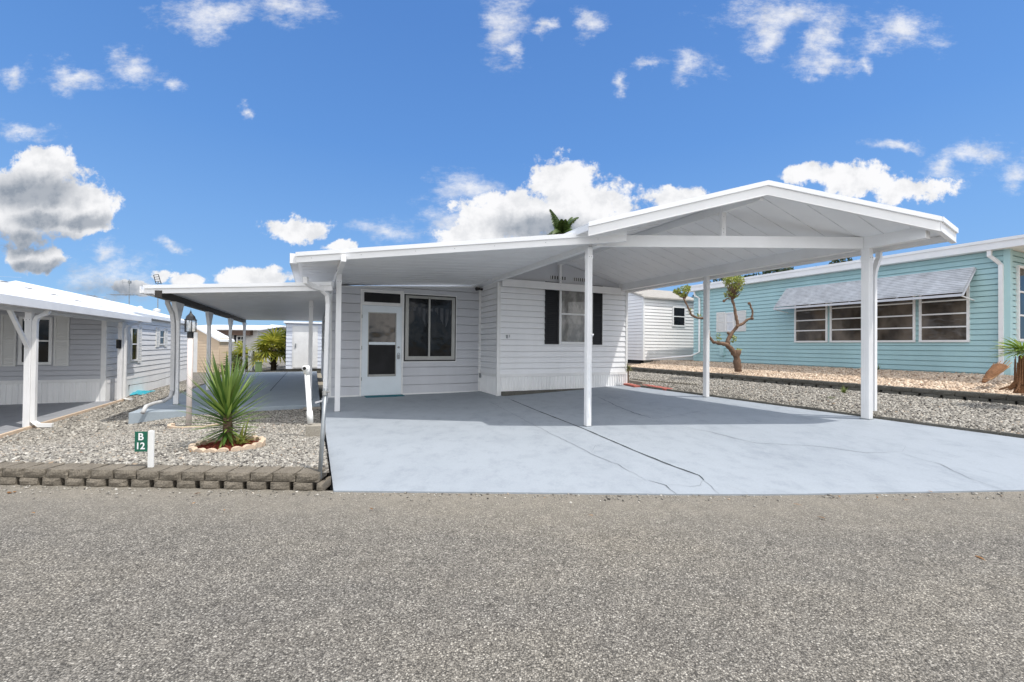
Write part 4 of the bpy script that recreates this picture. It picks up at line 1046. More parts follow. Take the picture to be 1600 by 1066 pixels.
# lamp post
lz = TG(LAMP.x, LAMP.y); LX, LY = LAMP.x, LAMP.y
def zpx(py, Y, px=295): return PY(px, py, Y).z
zl0, zl1, zl2, zl3 = zpx(527, LY), zpx(519, LY), zpx(500, LY), zpx(482, LY)
lampo = thing('lamp_post', (LX, LY, lz), 'pale pink garden lamp post with black lantern before the patio', 'lamp post')
m = MB(); m.lathe((LX, LY, lz - .05), [(.036, 0), (.036, zl0 - lz + .06)], 18); m.build('pole', pinkp, lampo, True)
Rl = .074
m = MB(); m.lathe((LX, LY, 0), [(.042, zl0 - .01), (.042, zl1 - .005), (.03, zl1 - .002), (Rl, zl1), (Rl, zl1 + .008), (.02, zl1 + .01), (.018, zl1 + .05)], 16)
for i in range(6):
    a = i * math.pi / 3 + .3; m.bar((LX + Rl * math.cos(a), LY + Rl * math.sin(a), zl1), (LX + Rl * math.cos(a), LY + Rl * math.sin(a), zl2), .009, .009, (math.cos(a), math.sin(a), 0))
m.lathe((LX, LY, 0), [(Rl + .008, zl2 - .006), (Rl + .008, zl2 + .004), (Rl - .006, zl2 + .012), (Rl - .018, zl2 + .055), (Rl - .045, zl2 + .085), (.02, zl2 + .098), (.012, zl2 + .11), (.013, zl2 + .125), (.004, zl2 + .135), (.003, zl2 + .16)], 16)
lan = m.build('lantern', black, lampo)
m = MB(); m.lathe((LX, LY, 0), [(Rl - .006, zl1 + .01), (Rl - .006, zl2 - .004)], 6); m.build('lantern_glass', lampglass, lan)
m = MB(); m.lathe((LX, LY, 0), [(.012, zl1 + .045), (.03, zl1 + .075), (.032, zl1 + .10), (.018, zl1 + .13), (.004, zl1 + .14)], 12); m.build('bulb', pvc, lan, True)
m = MB(); vs = []; fs = []; n = 26; a0_, a1_ = R(178), R(372)
for k_ in range(n + 1):
    a = a0_ + (a1_ - a0_) * k_ / n
    for (r_, zz) in ((.36, -.05), (.36, .045), (.31, .045), (.31, -.05)): vs.append((LX + .06 + r_ * math.cos(a), LY + .04 + r_ * .8 * math.sin(a), lz + zz))
    if k_ < n:
        for j in range(4): b = k_ * 4; fs.append((b + j, b + (j + 1) % 4, b + 4 + (j + 1) % 4, b + 4 + j))
fs.append((3, 2, 1, 0)); fs.append(tuple(n * 4 + j for j in range(4))); m.add(vs, fs)
o = m.build('curved_edging', peach); tag(o, 'plain curved concrete edging at the foot of the lamp post', 'garden edging')

# number sign
sp = G(235.5, 731, TG); sz0 = sp.z; Ys = sp.y
sg = thing('lot_sign', sp, 'small green lot sign on a white stake reading B 12', 'sign')
ztop = PY(235, 673, Ys).z; xw = (PY(239, 700, Ys).x - PY(231.5, 700, Ys).x)
m = MB(); m.wbox((sp.x, Ys, sz0 - .04), xw / 2, .010, ztop - sz0 + .04, R(3)); m.build('stake', pvc, sg, bevel=.002)
x0, x1 = PY(213.5, 690, Ys).x, PY(232, 690, Ys).x; z0, z1 = PY(222, 705, Ys).z, PY(222, 674, Ys).z
m = MB(); c = ((x0 + x1) / 2, Ys - .014, z0); m.wbox(c, (x1 - x0) / 2, .003, z1 - z0, R(3)); pn = m.build('sign_panel', signg, sg)
for b_t, zc, sx in (('B', .73, .0), ('12', .27, -.004)):
    o = text(b_t, .082 if b_t == 'B' else .078, signw, facing(Vector((c[0] + sx, c[1] - .0045, z0 + (z1 - z0) * zc)), (math.cos(R(3)), math.sin(R(3)), 0)), pn, 'lettering', .0008)

# pvc standpipe on its block
b0 = G(488, 684, TG); 
pb = thing('standpipe', b0, 'white leaning standpipe with open top on a square concrete block', 'pipe')
m = MB(); m.wbox((b0.x, b0.y + .09, b0.z - .04), .095, .09, .19, R(6)); m.build('concrete_block', conc, pb, bevel=.008)
q0 = PY(485, 661, b0.y + .06); q1 = PY(483.5, 640, b0.y + .06); q2 = PY(479, 576, b0.y + .02)
m = MB(); m.tube([q0, q0.lerp(q2, .22), q0.lerp(q2, .221), q2], [.037, .037, .03, .03], 14); 
dd = (q2 - q0).normalized()
m.tube([q2 - dd * .07, q2 + dd * .035], .038, 14); m.tube([q2 + Vector((0, .03, 0)), q2 + Vector((0, -.055, .005))], .036, 14); m.build('pipe', pvc, pb, True)
m = MB(); m.tube([q2 + Vector((0, -.0552, .005)), q2 + Vector((0, -.058, .005))], .022, 14); m.build('pipe_bore', dark, pb)
# steel stake
s0_ = G(499.5, 739, TG); s1_ = PY(508.5, 607, s0_.y + .12)
stk = thing('metal_stake', s0_, 'thin grey steel pipe stake at the corner of the driveway', 'stake')
m = MB(); m.tube([s0_ - Vector((0, 0, .05)), s1_], .0165, 10); m.build('stake_pipe', steel, stk, True)
dd = (s1_ - s0_).normalized()
m = MB(); m.tube([s1_ - dd * .06, s1_ - dd * .02], .022, 10); m.tube([s1_ - dd * .03 + Vector((-.02, -.01, 0)), s1_ - dd * .03 + Vector((.04, -.01, 0))], .006, 6); m.build('clamp', alum, stk)
# small slab stone by the patio corner
c_ = G(486, 641, TG); m = MB(); m.wbox((c_.x, c_.y + .05, c_.z - .02), .16, .06, .07, R(22)); o = m.build('concrete_paver', conc, bevel=.01); tag(o, 'small concrete paver lying at the patio edge behind the standpipe', 'paver')
# doormat
a, zm_ = FD.px(566, 618); b, _ = FD.px(629, 618)
m = MB(); m.box(dp(415, 900)[0], dp(640, 900)[0], HT - .34, HT - .04, T0(*S(2, 9.9)[:2]) + .001, T0(*S(2, 9.9)[:2]) + .014); o = m.build('doormat', tealm, bevel=.004); tag(o, 'dark teal doormat below the white storm door', 'doormat')

# ------------------------------------------------------------------ left neighbour
GZ = -.36
nh = thing('neighbour_home', S(-4.72, 14, GZ), 'pale grey trailer home with white roof at the left edge', 'house')
FN = FR('t', 14.0, -1); FS_ = FR('s', -4.72, 1)
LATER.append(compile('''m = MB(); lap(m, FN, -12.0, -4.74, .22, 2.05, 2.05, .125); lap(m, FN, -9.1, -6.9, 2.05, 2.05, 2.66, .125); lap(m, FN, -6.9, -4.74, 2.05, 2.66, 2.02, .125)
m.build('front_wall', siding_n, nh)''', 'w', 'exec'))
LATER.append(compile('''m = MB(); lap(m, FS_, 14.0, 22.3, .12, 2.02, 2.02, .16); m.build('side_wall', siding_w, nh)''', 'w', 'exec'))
m = MB(); ribs(m, FN, -12, -4.76, -.34, .16, .1); m.build('skirting', skirtw, nh)
m = MB(); FS_.box(m, 14.02, 22.3, -.40, .12, -.02, .008); m.build('side_skirting', skirtw, nh)
m = MB(); FN.box(m, -12, -4.70, .16, .24, 0, .022); m.build('skirting_cap', trimw, nh)
m = MB(); m.box(-4.80, -4.70, 13.975, 14.06, -.36, 2.0); m.build('corner_trim', trimw, nh, bevel=.004)
m = MB(); m.box(-9.2, -4.76, 14.03, 22.2, -.4, 1.98); m.build('body', siding_w, nh)
m = MB(); r0, r1, r2, e1_, e2_ = -6.9, -4.56, -9.3, 13.95, 22.5
m.add([S(r1, 15.2, 2.01), S(r0, 15.2, 2.70), S(r2, 15.2, 2.01), S(r1, e2_, 2.01), S(r0, e2_, 2.70), S(r2, e2_, 2.01), S(r1, 15.2, 1.90), S(r2, 15.2, 1.90), S(r1, e2_, 1.90), S(r2, e2_, 1.90)],
      [(1, 0, 3, 4), (2, 1, 4, 5), (0, 1, 2, 7, 6), (3, 8, 9, 5, 4), (6, 7, 9, 8), (0, 6, 8, 3), (2, 5, 9, 7)]); m.build('roof', whites, nh)
def fpx(fr, x, y): return fr.px(x / 3.807, 420 + y / 3.807)
aw0, zt3 = fpx(FN, 118, 285); aw1, zb3 = fpx(FN, 312, 570)
window(nh, FN, aw0, aw1, zb3, zt3, .06, 2, 1, trimw, glass_d, .04)
s0__, _ = fpx(FN, 8, 400); s1__, _ = fpx(FN, 102, 400); s2__, _ = fpx(FN, 325, 400); s3__, _ = fpx(FN, 415, 400); _, zs1 = fpx(FN, 360, 282); _, zs0 = fpx(FN, 360, 578)
shutter(nh, FN, s0__, s1__, zs0, zs1, shut_w); shutter(nh, FN, s2__, s3__, zs0, zs1, shut_w)
for (xa, xb, ya, yb_, sh) in ((775, 815, 345, 548, 1), (943, 974, 360, 455, 1)):
    ta, zt4 = fpx(FS_, xa, ya); tb, _ = fpx(FS_, xb, ya); _, zb4 = fpx(FS_, xb, yb_)
    window(nh, FS_, ta, tb, zb4, zt4, .05, 2, 1, trimw, glass_d, .04)
    dl = (tb - ta) * .55
    shutter(nh, FS_, ta - dl, ta - .02, zb4 - .06, zt4 + .06, shut_w); shutter(nh, FS_, tb + .02, tb + dl, zb4 - .06, zt4 + .06, shut_w)
for px_ in ((835, 230), (935, 245)):
    t_, z_ = 17, 0
vp = PY(219, 478, 18); m = MB(); m.lathe((vp.x, vp.y, 2.3), [(.07, 0), (.07, .28), (.10, .28), (.10, .34), (.02, .38)], 10); m.build('roof_vent', alumd, nh)
vp = PY(245, 482, 20); m = MB(); m.lathe((vp.x, vp.y, 2.2), [(.09, 0), (.09, .38), (.14, .38), (.14, .50), (.02, .54)], 10); m.build('roof_vent', alumd, nh)
# its carport
nc = thing('neighbour_carport', S(-4.45, 10, -.32), 'white gabled carport roof on braced posts at the left edge', 'carport')
ce, cr_, cw = -4.28, -6.85, -11
zc = lambda s_: 1.875 + .285 * (-(s_ - ce)) if s_ > cr_ else 1.875 + .285 * (ce - cr_) - .285 * (cr_ - s_)
T1, T2 = 8.2, 15.3
m = MB(); m.prism([S(ce, T1).to_tuple()[:2], S(ce, T2).to_tuple()[:2], S(cr_, T2).to_tuple()[:2], S(cr_, T1).to_tuple()[:2]][::-1], lambda x, y: zc(st((x, y))[0]), .05)
m.prism([S(cr_, T1).to_tuple()[:2], S(cr_, T2).to_tuple()[:2], S(cw, T2).to_tuple()[:2], S(cw, T1).to_tuple()[:2]][::-1], lambda x, y: zc(st((x, y))[0]), .05); m.build('roof', whites, nc)
m = MB(); m.box(ce - .0, ce + .10, T1, T2, 1.72, 1.735); m.box(ce + .09, ce + .105, T1, T2, 1.72, 1.86); m.box(ce - .02, ce + .0, T1, T2, 1.72, 1.86); m.build('eave_gutter', white, nc)
m = MB(); m.box(-4.50, -4.42, T1, 14.0, 1.66, 1.78); m.build('side_beam', white, nc)
t1p = Ws(44, 600, -4.46)[0]; P1 = S(-4.46, t1p)
o = post(nc, P1.x, P1.y, -.318, 1.67, .085)
m = MB(); m.bar(S(-4.46, t1p - .55, 1.68), S(-4.46, t1p, 1.02), .05, .05, (S(1, 0) - S(0, 0))); m.build('brace', white, o)
t2p = Ws(188, 560, -4.46)[0]; P2 = S(-4.46, t2p); o = post(nc, P2.x, P2.y, -.318, 1.67, .085)
m = MB(); m.rtube([S(-4.24, t1p + .05, 1.72), S(-4.26, t1p + .05, 1.66), S(-4.36, t1p + .0, 1.58), S(-4.385, t1p - .0, 1.50), S(-4.385, t1p, -.22), S(-4.30, t1p - .02, -.29), S(-4.12, t1p - .04, -.30)], .07, .06, S(0, 1) - S(0, 0)); m.build('downspout', trimw, nc)
m = MB(); m.rtube([S(-4.22, t2p + .55, 1.72), S(-4.24, t2p + .5, 1.66), S(-4.36, t2p + .12, 1.58), S(-4.38, t2p + .06, 1.50), S(-4.38, t2p + .06, -.28), S(-4.2, t2p, -.3)], .06, .05, S(0, 1) - S(0, 0)); m.build('downspout', trimw, nc)
m = MB(); wl_ = S(-4.47, t2p - .08, 1.0); m.wbox((wl_.x, wl_.y, 1.0), .035, .035, .22); m.build('wall_light', black, nc)
# turquoise sheet by the trailer
c_ = G(212, 614, lambda x, y: -.33); m = MB(); n = 9
for i in range(n):
    for j in range(n):
        q = []
        for a, b in ((i, j), (i + 1, j), (i + 1, j + 1), (i, j + 1)):
            x = -.45 + .9 * a / n; y = -.55 + 1.1 * b / n; q.append(S(st(c_)[0] + x * .75, st(c_)[1] + y, -.35 + .07 * math.exp(-(x * x + y * y) * 6) + .02 * math.sin(a * 2.1) * math.cos(b * 1.7) + .01))
        m.add(q, [(0, 1, 2, 3)])
o = m.build('tarp', tealt, smooth=True); tag(o, 'crumpled turquoise tarp lying beside the left trailer wall', 'tarp')
h0 = PY(200, 615, 12.1); m = MB(); m.tube([h0 + Vector((0, 0, -.05)), h0 + Vector((.02, 0, .22)), h0 + Vector((.05, 0, .24))], .012, 6); m.tube([h0 + Vector((-.18, 0, .2)), h0 + Vector((.1, -.02, .24)), h0 + Vector((.6, .2, .34)), h0 + Vector((.9, .6, .5))], .008, 6)
o = m.build('garden_spigot', black, smooth=True); tag(o, 'black hose spigot beside the turquoise tarp', 'spigot')

# antennas
def antenna(px, ybase, ytop, Y, label, tilt=0):
    a = PY(px, ybase, Y); b = PY(px, ytop, Y); e = thing('television_antenna', a, label, 'antenna')
    m = MB(); m.tube([a - Vector((0, 0, 1.0)), b], .022, 6); m.build('mast', steel, e); return e, a, b
e, a, b = antenna(202, 475, 437, 26, 'tall television antenna with crossed arms above the left trailer roof')
m = MB(); zc2 = PY(202, 461, 26).z; m.tube([(a.x - 1.15, a.y, zc2), (a.x + .5, a.y, zc2 + .02)], .016, 5)
for k_ in np.linspace(-1.1, .45, 8): m.tube([(a.x + k_, a.y - .32, zc2), (a.x + k_, a.y + .32, zc2)], .008, 4)
zc2 = PY(202, 441, 26).z; m.tube([(a.x - .5, a.y, zc2), (a.x + .1, a.y, zc2)], .010, 5); m.tube([(a.x - .42, a.y, zc2 - .12), (a.x - .42, a.y, zc2 + .12)], .01, 4); m.wbox((a.x, a.y, zc2 - .08), .07, .05, .16); m.build('elements', steel, e)
e, a, b = antenna(247, 460, 440, 24, 'short ladder shaped television antenna above the patio cover')
m = MB()
x0_, x1_ = PY(240, 430, 24), PY(243.5, 443, 24); x2_, x3_ = PY(247.5, 429, 24), PY(251.5, 443, 24)
m.tube([x0_, x1_], .02, 5); m.tube([x2_, x3_], .02, 5)
for k_ in np.linspace(0, 1, 5): m.tube([x0_.lerp(x1_, k_), x2_.lerp(x3_, k_)], .015, 4)
m.tube([PY(250, 438, 24.1), PY(253, 444, 24.1)], .015, 4); m.build('elements', black, e)

# ------------------------------------------------------------------ background beyond the patio
FZ = -.15
sh = thing('storage_shed', S(-1.1, 22, -.05), 'pale blue shed with plain white door at the far end of the patio', 'shed')
FSH = FR('t', 21.8, -1)
sa0, zt5 = FSH.px(447.5, 505); sa1 = .60; _, zb5 = FSH.px(470, 579)
zb5 += .08
LATER.append(compile('''m = MB(); lap(m, FSH, sa0, sa1, zb5, zt5, zt5, .17); m.build('front_wall', siding_s, sh)''', 'w', 'exec'))
FSL = FR('s', sa0, -1)
LATER.append(compile('''m = MB(); lap(m, FSL, 21.8, 24.4, zb5, zt5, zt5, .17); m.build('side_wall', siding_s, sh)''', 'w', 'exec'))
m = MB(); m.box(sa0 + .02, sa1, 21.83, 24.4, -.2, zt5); m.build('body', siding_s, sh)
m = MB(); m.box(sa0 - .1, sa1 + .1, 21.6, 24.6, zt5, zt5 + .08); m.build('roof', whites, sh)
da0, zd1 = FSH.px(459, 511); da1, zd0 = FSH.px(496, 574)
m = MB(); FSH.box(m, da0 - .05, da1, zd0 - .05, zd1 + .05, 0, .03); dfr = m.build('door_frame', trimw, sh)
m = MB(); FSH.box(m, da0, da1, zd0, zd1, .03, .05); dd_ = m.build('door', trimw, sh)
hx_, hz2 = FSH.px(462, 540); m = MB(); FSH.box(m, hx_ - .02, hx_ + .02, hz2 - .09, hz2 + .09, .05, .09); m.build('handle', steel, dd_)
m = MB(); m.box(sa0, sa1, 21.82, 22.0, -.2, zb5 + .01); m.build('footing', blockd, sh)

def simple_house(name, label, cat, X0, X1, Y0, Y1, z0, zw, ridge, over, wallm, roofm, along='x', lapped=False, fasc=None):
    h = thing(name, ((X0 + X1) / 2, Y0, z0), label, cat)
    m = MB(); m.hexa([(X0, Y0, z0), (X1, Y0, z0), (X1, Y1, z0), (X0, Y1, z0), (X0, Y0, zw), (X1, Y0, zw), (X1, Y1, zw), (X0, Y1, zw)])
    if along == 'y':                           # gable faces the camera
        xm = (X0 + X1) / 2; m.add([(X0, Y0 + .001, zw), (X1, Y0 + .001, zw), (xm, Y0 + .001, ridge - .06)], [(0, 1, 2)])
    m.build('wall', wallm, h)
    m = MB(); o_ = over
    if along == 'y':
        xm = (X0 + X1) / 2; sl_ = (ridge - zw) / (xm - X0); za = zw - o_ * sl_
        for sx in (-1, 1):
            xe = xm + sx * (xm - X0 + o_)
            q = [(xe, Y0 - o_, za), (xm, Y0 - o_, ridge), (xm, Y1 + o_, ridge), (xe, Y1 + o_, za)]
            m.hexa([(x, y, z - .10) for x, y, z in q] + [(x, y, z) for x, y, z in q])
    else:
        ym = (Y0 + Y1) / 2; sl_ = (ridge - zw) / (ym - Y0); za = zw - o_ * sl_
        for sy in (-1, 1):
            ye = ym + sy * (ym - Y0 + o_)
            q = [(X0 - o_, ye, za), (X0 - o_, ym, ridge), (X1 + o_, ym, ridge), (X1 + o_, ye, za)]
            m.hexa([(x, y, z - .10) for x, y, z in q] + [(x, y, z) for x, y, z in q])
    m.build('roof', roofm, h); return h
class FXY:                                      # a wall plane that faces the camera at constant Y
    def __init__(s, Y): s.Y = Y; s.holes = []
    def P(s, a, z, o=0.0): return Vector((a, s.Y - o, z))
    def box(s, mb, a0, a1, z0, z1, o0, o1):
        mb.hexa([s.P(a0, z0, o0), s.P(a1, z0, o0), s.P(a1, z0, o1), s.P(a0, z0, o1), s.P(a0, z1, o0), s.P(a1, z1, o0), s.P(a1, z1, o1), s.P(a0, z1, o1)]); return mb
def cx(px, Y): return PY(px, 540, Y).x
def cz(py, Y, px=370): return PY(px, py, Y).z
# cream shed: gable end turned to us
Yc = 22.0
cs = simple_house('cream_shed', 'cream lap sided garden shed with white roof beyond the alley', 'shed', cx(263, Yc), cx(343, Yc), Yc, Yc + .95, -.4, cz(530, Yc), cz(509, Yc), .10, siding_c, whites, 'y')
fx = FXY(Yc); FXC = fx
LATER.append(compile('''m = MB(); lap(m, FXC, cx(306, Yc), cx(343, Yc), -.35, cz(513, Yc), cz(531, Yc), .15); m.build('front_wall', siding_c, cs)''', 'w', 'exec'))
m = MB(); X1 = cx(343, Yc)
for i in range(16):
    z_ = -.35 + i * .11; m.hexa([(X1, Yc, z_), (X1 + .013, Yc, z_), (X1 + .013, Yc + .94, z_), (X1, Yc + .94, z_), (X1, Yc, z_ + .11), (X1 + .001, Yc, z_ + .11), (X1 + .001, Yc + .94, z_ + .11), (X1, Yc + .94, z_ + .11)])
m.build('side_wall', siding_c, cs)
m = MB(); fx.box(m, cx(303, Yc), cx(309, Yc), -.4, cz(520, Yc), -.02, .03); m.build('corner_trim', trimw, cs)
greyw = paint('grey_white_wall', (0.50, 0.49, 0.47), .7, .1)
# far house with dark eave
Yh = 33.0
fh = simple_house('far_house', 'white house with dark brown eave and gridded window behind the palms', 'house', cx(290, Yh), cx(402, Yh), Yh, Yh + 6, -.4, cz(513, Yh), cz(505.5, Yh), .45, greyw, whites, 'x')
m = MB(); fx = FXY(Yh); fx.box(m, cx(318, Yh), cx(395, Yh), cz(524, Yh), cz(514, Yh), .003, .40); m.build('eave', brownd, fh)
window(fh, fx, cx(370, Yh), cx(383.5, Yh), cz(538, Yh), cz(525, Yh), .07, 2, 2, trimw, glass_d, .06)
m = MB(); fx.box(m, cx(366, Yh), cx(369.5, Yh), cz(536, Yh), cz(522, Yh), .004, .04); m.build('shutter', shut_b, fh)
m = MB(); m.tube([(cx(362, Yh), Yh - .3, cz(516, Yh)), (cx(358, Yh), Yh - .25, cz(522, Yh)), (cx(358, Yh), Yh - .2, -.3)], .06, 8); m.build('downspout', trimw, fh)
Yg = 38.0
fg = simple_house('far_house', 'cream house with a low white gable roof behind the fan palms', 'house', cx(398, Yg), cx(466, Yg), Yg, Yg + 7, -.4, cz(526, Yg, 430), cz(508, Yg, 430), .9, cream, whites, 'y')
fx = FXY(Yg); m = MB(); m.add([fx.P(cx(400, Yg), cz(524, Yg), .02), fx.P(cx(464, Yg), cz(524, Yg), .02), fx.P(cx(432, Yg), cz(512, Yg), .02)], [(0, 1, 2)]); m.build('gable_panel', paint('tan_gable', (0.42, 0.33, 0.27), .8, .15), fg)
m = MB(); fx.box(m, cx(426, Yg), cx(462, Yg), cz(552, Yg), cz(532, Yg), .01, .05); m.build('porch_opening', brownd, fg)
window(fg, FXY(Yg - .1), cx(431, Yg), cx(440, Yg), cz(545, Yg), cz(531, Yg), .08, 2, 1, trimw, glass_br, .06)
# utility box, white meter pedestal
Yu = 19.3
ub = thing('utility_box', (cx(404.5, Yu), Yu, -.1), 'small green utility cabinet beside the fan palm', 'utility box')
m = MB(); m.wbox((cx(404.5, Yu), Yu, -.12), .11, .11, .42, .2); m.build('cabinet', boxg, ub, bevel=.01)
m = MB(); m.wbox((cx(404.5, Yu), Yu, .30), .125, .125, .03, .2); m.build('lid', boxg, ub)
wp = thing('meter_pedestal', (cx(393, 20.5), 20.5, -.15), 'white meter pedestal between the post and green cabinet', 'meter')
m = MB(); m.wbox((cx(393, 20.5), 20.5, -.15), .10, .08, .95); m.wbox((cx(393, 20.5), 20.40, .35), .08, .03, .3); m.build('cabinet', trimw, wp); 
m = MB(); m.tube([(cx(393, 20.5), 20.37, .5), (cx(393, 20.5), 20.33, .5)], .06, 12); m.build('meter_dial', alum, wp)

# palms
def fan(mb, base, az, el, pet, rad, n=18, rr=random, spread=2.3, wd=.045):
    d = Vector((math.cos(az) * math.cos(el), math.sin(az) * math.cos(el), math.sin(el))); c = Vector(base) + d * pet
    side = Vector((-math.sin(az), math.cos(az), 0)); 
    mb.tube([base, Vector(base) + d * pet * .5 + Vector((0, 0, .02)), c], [.014, .010, .007], 4)
    nrm = side.cross(d).normalized()
    for i in range(n):
        a = -spread + 2 * spread * i / (n - 1); ld = (d * math.cos(a) + side * math.sin(a)).normalized()
        ln = rad * rr.uniform(.8, 1.08) * (1 - .12 * abs(a) / spread); sd = ld.cross(nrm).normalized()
        vs = []
        for j in range(5):
            k = j / 4; wl = wd * (.3 + 1.6 * k * (1 - k) + .02) * rad / .7
            if j == 4: wl = .002
            p = c + ld * ln * k + nrm * (.02 * math.sin(i * 2)) - Vector((0, 0, .28 * k * k * ln))
            vs += [p - sd * wl, p + sd * wl]
        mb.add(vs, [(2 * j, 2 * j + 1, 2 * j + 3, 2 * j + 2) for j in range(4)])
def fanpalm(name, base, h, nf, rad, label, lm, seed=1, pet=.5, trunk_r=.12):
    rr = random.Random(seed); e = thing(name, base, label, 'palm'); base = Vector(base)
    m = MB(); pts = [base + Vector((0, 0, h * k)) for k in (0, .3, .6, .9, 1)]; m.tube(pts, [trunk_r * 1.1, trunk_r, trunk_r * 1.15, trunk_r * 1.2, trunk_r * .6], 10)
    for i in range(40):
        a = rr.uniform(0, 6.28); z = rr.uniform(.1, 1) * h; dv = Vector((math.cos(a), math.sin(a), 0)); m.bar(base + dv * trunk_r * .8 + Vector((0, 0, z)), base + dv * (trunk_r + .09) + Vector((0, 0, z + .12)), .05, .02, (0, 0, 1))
    m.build('trunk', darkbark, e)
    m = MB(); top = base + Vector((0, 0, h))
    for i in range(nf):
        az = i * 2.399 + rr.uniform(-.3, .3); el = R(rr.uniform(-30, 80)); fan(m, top, az, el, pet * rr.uniform(.7, 1.15), rad * rr.uniform(.8, 1.1), 18, rr)
    m.build('crown', lm, e); return e
fanpalm('fan_palm', (cx(428, 20.8), 20.8, -.15), 1.05, 24, .86, 'yellow green fan palm with dark trunk behind the patio', fanl, 2, .55)
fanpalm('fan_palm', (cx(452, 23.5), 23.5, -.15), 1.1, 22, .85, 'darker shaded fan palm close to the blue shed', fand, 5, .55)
fanpalm('fan_palm', (cx(385, 22.0), 22.0, -.2), .6, 18, .75, 'low golden fan palm behind the farthest patio post', fanl, 8, .5)
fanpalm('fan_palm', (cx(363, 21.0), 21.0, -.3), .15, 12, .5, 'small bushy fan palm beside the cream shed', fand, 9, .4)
def feather(mb, base, az, el, ln, droop, rr, lw=.03, ll=.5):
    d = Vector((math.cos(az) * math.cos(el), math.sin(az) * math.cos(el), math.sin(el))); p = Vector(base); pts = []; n = 16
    for i in range(n + 1):
        pts.append((p.copy(), d.copy())); p = p + d * ln / n; d = (d + Vector((0, 0, -droop / n))).normalized()
    mb.tube([q[0] for q in pts], [.03 * (1 - i / (n + 2)) for i in range(n + 1)], 4)
    for i in range(2, n + 1):
        for s_ in (-1, 1):
            for rep in range(3):
                q, dd2 = pts[i]; q = q - dd2 * ln / n * rep / 3; sd = dd2.cross(Vector((0, 0, 1))).normalized() * s_
                l_ = ll * math.sin(math.pi * (i / (n + 1)) ** .7 * .9 + .15) * rr.uniform(.8, 1.1); o_ = (sd * .8 + dd2 * .7 + Vector((0, 0, -.45))).normalized(); t_ = q + o_ * l_ + Vector((0, 0, -l_ * .25))
                md = q.lerp(t_, .5) + Vector((0, 0, l_ * .08)); w2 = dd2 * lw
                mb.add([q - w2 * .4, q + w2 * .4, md + w2, md - w2, t_], [(0, 1, 2, 3), (3, 2, 4)])
Yp_ = 27; base = Vector((cx(874, Yp_), Yp_, .2)); topz = cz(346, Yp_, 880)
e = thing('coconut_palm', base, 'wind blown palm whose crown shows above the porch roof', 'palm')
m = MB(); m.tube([base, base + Vector((.1, 0, topz * .5)), Vector((base.x + .1, base.y, topz - .9))], [.18, .14, .11], 10); m.build('trunk', bark, e, True)
m = MB(); rr = random.Random(4); tp = Vector((base.x + .1, base.y, topz - 1.0))
for i in range(22):
    az = i * 2.399; el = R(rr.uniform(0, 78)); feather(m, tp, az, el, rr.uniform(1.3, 1.9), rr.uniform(1.1, 2.0), rr, .035, .5)
m.build('crown', palml, e)

# broadleaf trees beyond the teal house
def leafcloud(mb_v, mb_f, c, r, n, size, rr):
    for _ in range(n):
        while True:
            q = Vector((rr.uniform(-1, 1), rr.uniform(-1, 1), rr.uniform(-1, 1)))
            if q.length < 1: break
        q = q.normalized() * (q.length ** (.35 if size > .05 else .9)); p = Vector(c) + Vector((q.x * r[0], q.y * r[1], q.z * r[2]))
        a = Vector((rr.gauss(0, 1), rr.gauss(0, 1), rr.gauss(0, 1))).normalized(); b = a.cross(Vector((rr.gauss(0, 1), rr.gauss(0, 1), rr.gauss(0, 1)))).normalized(); s_ = size * rr.uniform(.6, 1.4)
        o = len(mb_v); mb_v += [p - a * s_, p + b * s_ * .5, p + a * s_, p - b * s_ * .5]; mb_f.append((o, o + 1, o + 2, o + 3))
def tree(name, base, h, cw_, label, lm, seed, n=5000, size=.16, clumps=14):
    rr = random.Random(seed); e = thing(name, base, label, 'tree'); base = Vector(base)
    m = MB(); m.tube([base, base + Vector((0, 0, h * .35)), base + Vector((.1, 0, h * .6))], [.22, .17, .1], 8)
    m2 = MB(); v_, f_ = m2.v, m2.f
    for i in range(clumps):
        a = rr.uniform(0, 6.28); r_ = cw_ * math.sqrt(rr.random()) * .8; z = h * rr.uniform(.55, .9) * (1 - .18 * r_ / cw_); c = base + Vector((r_ * math.cos(a), r_ * math.sin(a), z))
        m.tube([base + Vector((0, 0, h * .35)), base.lerp(c, .5) + Vector((0, 0, h * .12)), c], [.08, .05, .02], 5)
        leafcloud(v_, f_, c, (cw_ * .38, cw_ * .38, h * .11), n // clumps, size, rr)
    m.build('trunk', bark, e); m2.build('crown', lm, e); return e
for i, (px_, ytop, Y, cw_, lab) in enumerate(((1195, 421, 34, 3.0, 'dark broad tree behind the left of the teal roof line'), (1250, 411, 36, 3.4, 'darkest tall tree showing under the carport eave'), (1300, 407, 38, 3.0, 'round dark tree crown right of the tallest one'), (1148, 428, 40, 3.6, 'low dark tree just over the white shed and teal roof'))):
    zt = cz(ytop - 9, Y, px_); tree('background_tree', (cx(px_, Y), Y, .3), (zt - .3) / .98, cw_, lab, treel, 20 + i, 5200)

